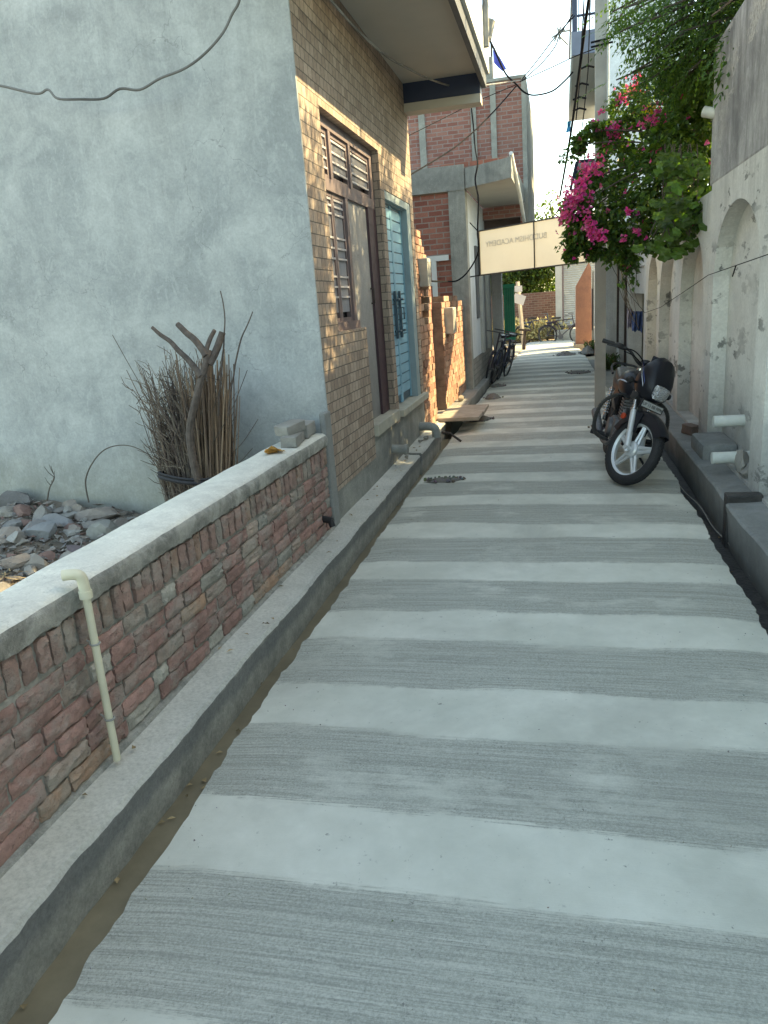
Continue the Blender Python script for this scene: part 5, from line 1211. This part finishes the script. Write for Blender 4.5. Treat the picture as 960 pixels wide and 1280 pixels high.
# ================================================================== motorcycle
mo = thing('motorcycle', 'black motorcycle with silver alloy wheels parked leaning on its side stand', 'motorcycle', (0,0,0))
RX = Matrix.Rotation(math.pi/2,4,'X')
RW = .298; WBF = .63; WBR = -.63
STEER = rad(34); RAKE = rad(26)
hp = Vector((.33,0,.80)); ax = Vector((-math.sin(RAKE),0,math.cos(RAKE)))
STM = Matrix.Translation(hp)@Matrix.Rotation(STEER,4,ax)@Matrix.Translation(-hp)
def wheel(par, W, nm, Xf, tw=.042):
    def tx(m): m.v = [tuple(Xf@Vector(p)) for p in m.v]; return m
    m = MB(); 
    prof = []
    for i in range(16):
        a = 2*math.pi*i/16; r_ = RW-tw*1.05+tw*1.05*math.cos(a); prof.append((r_, tw*math.sin(a)))
    m.lathe(prof, W, 56, closed=True)
    for k in range(56):   # tread blocks
        a = 2*math.pi*k/56
        for s in (-1,0,1):
            M2 = W@Matrix.Rotation(a+(.05 if s == 0 else 0),4,'Z')@Matrix.Translation((RW-.004-(.008 if s else 0),0,s*.022))@Matrix.Rotation(-s*.55,4,'Y')
            m.box((-.006,-.011,-.008),(.007,.011,.008),M=M2)
    wv = tx(m).build('tyre', MT['rubber'], par, smooth=35)
    m = MB(); m.lathe([(RW-.083,-.024),(RW-.072,-.030),(RW-.066,-.028),(RW-.074,-.018),(RW-.080,0),(RW-.074,.018),(RW-.066,.028),(RW-.072,.030),(RW-.083,.024),(RW-.094,.012),(RW-.094,-.012)], W, 48, closed=True)
    for k in range(5):
        a = 2*math.pi*k/5+.35
        for s in (-1,1):
            p0 = W@Matrix.Rotation(a,4,'Z')@Vector((.045,s*.022,0)); p1 = W@Matrix.Rotation(a,4,'Z')@Vector((RW-.088,s*.010,0))
            m.tube([p0, p0.lerp(p1,.5), p1], [.018,.0145,.013], 6)
    tx(m).build('rim', MT['alloy'], wv, smooth=40)
    m = MB(); m.lathe([(.0,-.05),(.055,-.05),(.068,-.035),(.068,.035),(.055,.05),(.0,.05)], W, 28); m.lathe([(.0,-.075),(.022,-.075),(.022,-.05)], W, 14); m.lathe([(.0,.075),(.022,.075),(.022,.05)], W, 14)
    tx(m).build('hub', MT['alloy'], wv, smooth=40)
    return wv
I4 = Matrix.Identity(4)
wheel(mo, Matrix.Translation((WBF,0,RW))@RX, 'f', STM); wheel(mo, Matrix.Translation((WBR,0,RW))@RX, 'r', I4, .048)
def sp(m, name, mat, par=mo, smooth=40, steer=True):
    if steer: m.v = [tuple(STM@Vector(p)) for p in m.v]
    return m.build(name, mat, par, smooth=smooth)
top = hp+ax*.12
for s in (-1,1):
    axl = Vector((WBF,s*.078,RW)); up = axl+ax*.60
    m = MB(); m.tube([axl+ax*(-.035), axl+ax*.05, axl+ax*.33], [.020,.025,.025], 14); m.tube([axl+Vector((.0,-s*.02,0)), axl+Vector((0,s*.028,0))], .020, 10); leg = sp(m, 'fork_slider', MT['alloy'])
    m = MB(); m.tube([axl+ax*.32, up+ax*.06], .0165, 12); m.tube([axl+ax*.325, axl+ax*.345], .028, 12); sp(m, 'fork_tube', MT['chrome'], leg)
m = MB()   # front mudguard
rows = []
for k in range(15):
    a = rad(38+k*8.8); 
    rows.append([Vector((WBF+(RW+.035-.02*abs(u)**2*1.2-(.055 if abs(u) == 1 else 0))*math.cos(a), u*.062, RW+(RW+.035-.02*abs(u)**2*1.2-(.055 if abs(u) == 1 else 0))*math.sin(a))) for u in (-1,-.8,-.4,0,.4,.8,1)])
m.add([p for r_ in rows for p in r_], [(i*7+j,i*7+j+1,(i+1)*7+j+1,(i+1)*7+j) for i in range(14) for j in range(6)]); 
for s in (-1,1): m.box((WBF-.05-.10,s*.064-.004,RW+.13),(WBF-.05+.02,s*.064+.004,RW+.30))
sp(m, 'front_mudguard', MT['black_paint'])
m = MB(); m.box((WBF-.16,-.085,RW+.34),(WBF-.24,.085,RW+.46)); c0 = Vector((WBF,0,RW))+ax*.45; m.bbox((c0.x-.05,-.10,c0.z-.03),(c0.x+.03,.10,c0.z+.03),.008); c1 = Vector((WBF,0,RW))+ax*.64; m.bbox((c1.x-.05,-.10,c1.z-.02),(c1.x+.03,.10,c1.z+.02),.008); sp(m, 'fork_yoke', MT['black_plastic'])
for s in (-1,1):
    m = MB(); m.lathe([(0,0),(.026,0),(.026,.012),(0,.014)], Matrix.Translation((WBF-.205,s*.088,RW+.215))@Matrix.Rotation(-s*math.pi/2,4,'X'), 16); sp(m, 'side_reflector', MT['orange'])
# headlamp cowl
def loft(secs, n=18):
    m = MB(); vs = []
    for (c, ry, rz, pw) in secs:
        for j in range(n):
            a = 2*math.pi*j/n; ca, sa = math.cos(a), math.sin(a)
            vs.append(Vector(c)+Vector((0, ry*math.copysign(abs(ca)**pw,ca), rz*math.copysign(abs(sa)**pw,sa))))
    k = len(secs); m.add(vs, [(i*n+j,i*n+(j+1) % n,(i+1)*n+(j+1) % n,(i+1)*n+j) for i in range(k-1) for j in range(n)]+[tuple(range(n-1,-1,-1)), tuple((k-1)*n+j for j in range(n))]); return m
m = loft([((.33,0,.86),.09,.11,.8),((.39,0,.865),.132,.165,.95),((.45,0,.875),.15,.195,1.),((.51,0,.868),.142,.185,1.),((.56,0,.83),.115,.125,.8),((.59,0,.80),.095,.08,.8)]); cowl = sp(m, 'headlamp_cowl', MT['black_paint'])
m = MB(); rows = []   # screen above lamp
for i in range(9):
    t = i/8; rows.append([Vector((.575-.13*t-.07*abs(u)**2, u*(.125-.055*t*t), .885+.165*t)) for u in (-1,-.6,-.2,.2,.6,1)])
m.add([p for r_ in rows for p in r_], [(i*6+j,i*6+j+1,(i+1)*6+j+1,(i+1)*6+j) for i in range(8) for j in range(5)]); sp(m, 'fly_screen', MT['black_paint'], cowl)
m = MB(); HLc = Vector((.598,0,.79)); prof = [(.0,.022),(.35,.020),(.7,.012),(.9,.004),(1.,-.012)]; n = 24; vs = [HLc+Vector((.022,0,0))]
for (q, dx) in prof[1:]:
    for j in range(n):
        a = 2*math.pi*j/n; ca, sa = math.cos(a), math.sin(a); vs.append(HLc+Vector((dx, q*(.085+.012*sa)*math.copysign(abs(ca)**.55,ca), q*.062*math.copysign(abs(sa)**.55,sa))))
m.add(vs, [(0,1+j,1+(j+1) % n) for j in range(n)]+[(1+i*n+j,1+i*n+(j+1) % n,1+(i+1)*n+(j+1) % n,1+(i+1)*n+j) for i in range(3) for j in range(n)]); sp(m, 'headlight', MT['lens'], cowl)
for s, mt in ((-1,'blue_stripe'),(-1,'silver_stripe')):
    m = MB(); off = .0 if mt == 'blue_stripe' else .028
    pts = [Vector((.385+.028*i, s*(.142+.008*math.sin(i*.6)), .985-off-.032*i)) for i in range(6)]
    vs = []
    for p in pts: vs += [p+Vector((-.008,0,.013)), p+Vector((.008,0,-.013))]
    m.add([Vector((p[0],p[1]*1.03,p[2])) for p in vs], [(2*i,2*i+1,2*i+3,2*i+2) for i in range(5)]); sp(m, 'stripe', MT[mt], cowl)
m = MB(); m.bbox((.565,-.125,.640),(.580,.125,.705),.004); npl = sp(m, 'number_plate', MT['black_plastic'], mo)
m = MB(); m.box((.581,-.112,.648),(.583,.112,.697)); sp(m, 'plate_face', MT['plate'], npl)
tt = text('UP 15 BB 9896', .036, STM@face_mat(Vector((.5842,0,.672)), Vector((0,1,0)), Vector((0,0,1)), Vector((1,0,0))), MT['black_plastic'], 'plate_lettering', npl, .0004)
m = MB(); m.tube([(.44,0,.74),(.57,0,.68)], .012, 6); m.bbox((.36,-.06,.68),(.50,.06,.78),.01); sp(m, 'lamp_bracket', MT['black_plastic'])
# handlebar, grips, levers, mirrors absent, clocks
hb = Vector((.255,0,1.0))
m = MB(); m.tube(spline([(.10,-.37,1.00),(.17,-.30,1.01),(.235,-.20,1.01),(.265,-.10,.955),(.27,0,.94),(.265,.10,.955),(.235,.20,1.01),(.17,.30,1.01),(.10,.37,1.00)]), .0115, 10); bar = sp(m, 'handlebar', MT['black_plastic'])
for s in (-1,1):
    m = MB(); m.tube([(.085,s*.385,.998),(.155,s*.315,1.009)], .0175, 12); sp(m, 'grip', MT['rubber'], bar)
    m = MB(); m.bbox((.16,s*.27-.03,.99),(.215,s*.27+.03,1.035),.008); m.tube(spline([(.20,s*.26,1.015),(.22,s*.31,1.0),(.17,s*.39,.98)]), .006, 6); sp(m, 'brake_lever', MT['black_plastic'], bar)
m = MB()
for s in (-1,1): m.tube(spline([(.21,s*.25,1.0),(.30,s*.22,1.02),(.35,s*.13,.98),(.37,s*.06,.88),(.34,s*.04,.78)]), .0055, 6); m.tube(spline([(.22,s*.24,.99),(.31,s*.18,.98),(.34,s*.09,.93),(.36,s*.05,.82)]), .005, 6)
sp(m, 'control_cables', MT['wire'])
m = MB()
for s in (-1,1): m.lathe([(0,0),(.042,0),(.042,.03),(0,.032)], Matrix.Translation((.32,s*.055,.955))@Matrix.Rotation(rad(-30),4,'Y'), 18)
sp(m, 'clocks', MT['black_plastic'])
# body
def loftx(secs, n=20):
    return loft(secs, n)
m = loftx([((.34,0,.73),.05,.05,.8),((.28,0,.75),.11,.10,.8),((.18,0,.77),.145,.125,.8),((.05,0,.775),.15,.125,.8),((-.06,0,.76),.12,.105,.85),((-.14,0,.735),.085,.075,.9)]); tk = m.build('fuel_tank', MT['black_paint'], mo, smooth=40)
m = MB()
for s in (-1,1): m.tube(spline([(.27,s*.112,.80),(.16,s*.150,.80),(.02,s*.152,.775),(-.08,s*.112,.75)]), .007, 6)
m.build('tank_stripe', MT['silver_stripe'], tk, smooth=True)
m = MB(); m.lathe([(0,0),(.03,0),(.03,.02),(0,.022)], Matrix.Translation((.10,0,.898)), 18); m.build('fuel_cap', MT['chrome'], tk, smooth=True)
m = loftx([((-.10,0,.765),.09,.045,.7),((-.25,0,.765),.125,.05,.6),((-.42,0,.785),.125,.055,.6),((-.60,0,.81),.115,.05,.6),((-.72,0,.82),.08,.035,.7)]); m.build('seat', MT['seat'], mo, smooth=45)
m = loftx([((-.30,0,.66),.09,.07,.7),((-.50,0,.69),.12,.08,.7),((-.70,0,.73),.11,.07,.7),((-.86,0,.77),.07,.04,.8)]); m.build('tail_cowl', MT['black_paint'], mo, smooth=40)
m = MB(); m.tube(spline([(-.60,.14,.78),(-.78,.14,.83),(-.90,.08,.86),(-.90,-.08,.86),(-.78,-.14,.83),(-.60,-.14,.78)]), .012, 8); m.build('grab_rail', MT['black_plastic'], mo, smooth=True)
for s in (-1,1):
    m = MB(); m.add([(-.02,s*.10,.66),(-.20,s*.125,.68),(-.36,s*.12,.64),(-.30,s*.11,.50),(-.10,s*.10,.50),(-.1,s*.135,.6),(-.25,s*.14,.6)], [(0,1,6,5),(1,2,6),(2,3,6),(3,4,5,6),(4,0,5)]); m.build('side_panel', MT['black_paint'], mo)
m = MB(); m.tube([(.29,0,.86),(.33,0,.70),(.30,0,.40),(.22,0,.26)], .024, 8); m.tube([(.27,0,.76),(-.30,0,.68),(-.62,0,.72)], .022, 8)
for s in (-1,1): m.tube([(-.20,s*.08,.66),(-.22,s*.09,.34),(WBR,s*.095,RW)], .018, 8); m.tube([(-.45,s*.10,.66),(-.25,s*.09,.38)], .014, 6)
m.build('frame', MT['black_plastic'], mo, smooth=True)
for s in (-1,1):
    m = MB(); p0, p1 = Vector((-.52,s*.12,.66)), Vector((-.60,s*.12,.33)); m.tube([p0,p1], .012, 8)
    for k in range(9): m.torus(.024,.006, Matrix.Translation(p0.lerp(p1,.08+k*.085)), 14, 6)
    m.build('rear_shock', MT['chrome'], mo, smooth=True)
m = MB(); m.bbox((-.12,-.12,.27),(.20,.12,.46),.03); m.lathe([(0,-.15),(.085,-.15),(.09,-.12),(.09,.12),(.085,.15),(0,.15)], Matrix.Translation((.02,0,.36))@RX, 24)
for k in range(7): m.bbox((.10-.075+k*.0,-.085,.47+k*.026),(.24-.02,.085,.485+k*.026),.004)
m.box((.05,-.06,.45),(.19,.06,.66)); m.build('engine', MT['engine'], mo, smooth=35)
m = MB(); m.tube(spline([(.20,-.05,.56),(.30,-.07,.52),(.31,-.10,.36),(.22,-.13,.25),(0,-.15,.22),(-.25,-.16,.24)]), .02, 10); m.tube([(-.22,-.165,.24),(-.35,-.17,.27),(-.85,-.18,.36)], [.022,.04,.042], 14); m.build('exhaust', MT['engine'], mo, smooth=True)
# leg guard wrapped with rope
for s in (-1,1):
    m = MB(); pts = spline([(.27,s*.03,.70),(.30,s*.17,.68),(.31,s*.27,.60),(.30,s*.30,.46),(.27,s*.27,.33),(.22,s*.14,.27),(.20,s*.03,.26)], 6); m.tube(pts, .011, 8); lg = m.build('leg_guard', MT['black_plastic'], mo, smooth=True)
    m = MB()
    for i in range(6, len(pts)-8):
        d = (pts[i+1]-pts[i-1]).normalized(); q = d.to_track_quat('Z','Y').to_matrix().to_4x4(); m.torus(.014,.005, Matrix.Translation(pts[i])@q, 12, 6); m.torus(.013,.005, Matrix.Translation(pts[i].lerp(pts[i+1],.5))@q, 12, 6)
    m.build('rope_wrap', MT['rope'], lg, smooth=True)
for s in (-1,1):
    m = MB(); m.tube([(.02,s*.12,.27),(.02,s*.27,.285)], .014, 8); m.tube([(.02,s*.16,.287),(.02,s*.28,.294)], .022, 8); m.build('footpeg', MT['rubber'], mo, smooth=True)
m = MB(); m.tube([(.05,.10,.25),(-.04,.30,.02)], .011, 8); m.tube([(-.02,.29,.022),(-.08,.32,.012)], .014, 6); m.build('side_stand', MT['black_plastic'], mo)
m = MB(); rows = []
for k in range(13):
    a = rad(30+k*14); rows.append([Vector((WBR+(RW+.03-(.05 if abs(u) == 1 else 0))*math.cos(a), u*.07, RW+(RW+.03-(.05 if abs(u) == 1 else 0))*math.sin(a))) for u in (-1,-.7,0,.7,1)])
m.add([p for r_ in rows for p in r_], [(i*5+j,i*5+j+1,(i+1)*5+j+1,(i+1)*5+j) for i in range(12) for j in range(4)]); m.build('rear_mudguard', MT['black_plastic'], mo, smooth=True)
for s in (-1,1):
    m = MB(); m.tube([(.40,s*.11,.80),(.42,s*.20,.80)], .01, 6); m.lathe([(0,-.03),(.026,-.022),(.03,.0),(.026,.022),(0,.03)], Matrix.Translation((.43,s*.22,.80))@Matrix.Rotation(math.pi/2,4,'Y'), 14); sp(m, 'indicator', MT['black_plastic'])
LEAN = rad(13.5); HEAD = rad(-90+2)
mo.rotation_euler = (-LEAN, 0, HEAD)   # leans to its left, faces down the lane
M0 = Matrix.Rotation(HEAD,4,'Z')@Matrix.Rotation(-LEAN,4,'X')
mo.rotation_mode = 'XYZ'
fc = M0@(STM@Vector((WBF,0,0)))
mo.location = (.44-fc.x, 6.34-fc.y, .012)

# ================================================================== light, sky, camera
SUN = Vector((1.0,.48,.82)).normalized()
elev = math.asin(SUN.z); az = math.atan2(SUN.x, SUN.y)
w = bpy.data.worlds.new('World'); scene.world = w; w.use_nodes = True
nt_ = w.node_tree; bgn = next(n for n in nt_.nodes if n.type == 'BACKGROUND')
sky = nt_.nodes.new('ShaderNodeTexSky'); sky.sky_type = 'NISHITA'; sky.sun_disc = False; sky.sun_elevation = elev; sky.sun_rotation = az; sky.dust_density = 1.0; sky.air_density = .9; sky.ozone_density = 3.0
nt_.links.new(sky.outputs[0], bgn.inputs[0]); bgn.inputs[1].default_value = .15
sl = bpy.data.lights.new('sun', 'SUN'); sl.energy = 2.5; sl.angle = rad(.53); sl.color = (1,.90,.74)
so = bpy.data.objects.new('sun', sl); COL.objects.link(so); so.rotation_euler = SUN.to_track_quat('Z','Y').to_euler(); so.location = (6,6,12)
cam = bpy.data.cameras.new('camera'); co = bpy.data.objects.new('camera', cam); COL.objects.link(co)
cam.sensor_fit = 'VERTICAL'; cam.sensor_height = 32; cam.lens = 32*FPX/1280; cam.clip_start = .05; cam.clip_end = 2000
Mc = Matrix.Identity(4)
ex = Vector((_r.x,_d.x,_u.x)); ey = Vector((_r.y,_d.y,_u.y)); ez = Vector((_r.z,_d.z,_u.z))
for i in range(3): Mc[i][0] = ex[i]; Mc[i][1] = ey[i]; Mc[i][2] = ez[i]
Mc.translation = O; co.matrix_world = Mc
scene.camera = co
vs_ = scene.view_settings; scene.display_settings.display_device = 'sRGB'
vs_.view_transform = 'Standard'; vs_.look = 'None'; vs_.exposure = 2.56; vs_.use_white_balance = True; vs_.white_balance_temperature = 10800; vs_.white_balance_tint = 0; vs_.gamma = 1; vs_.use_curve_mapping = False
scene.cycles.max_bounces = 10; scene.cycles.diffuse_bounces = 6; scene.cycles.transparent_max_bounces = 8
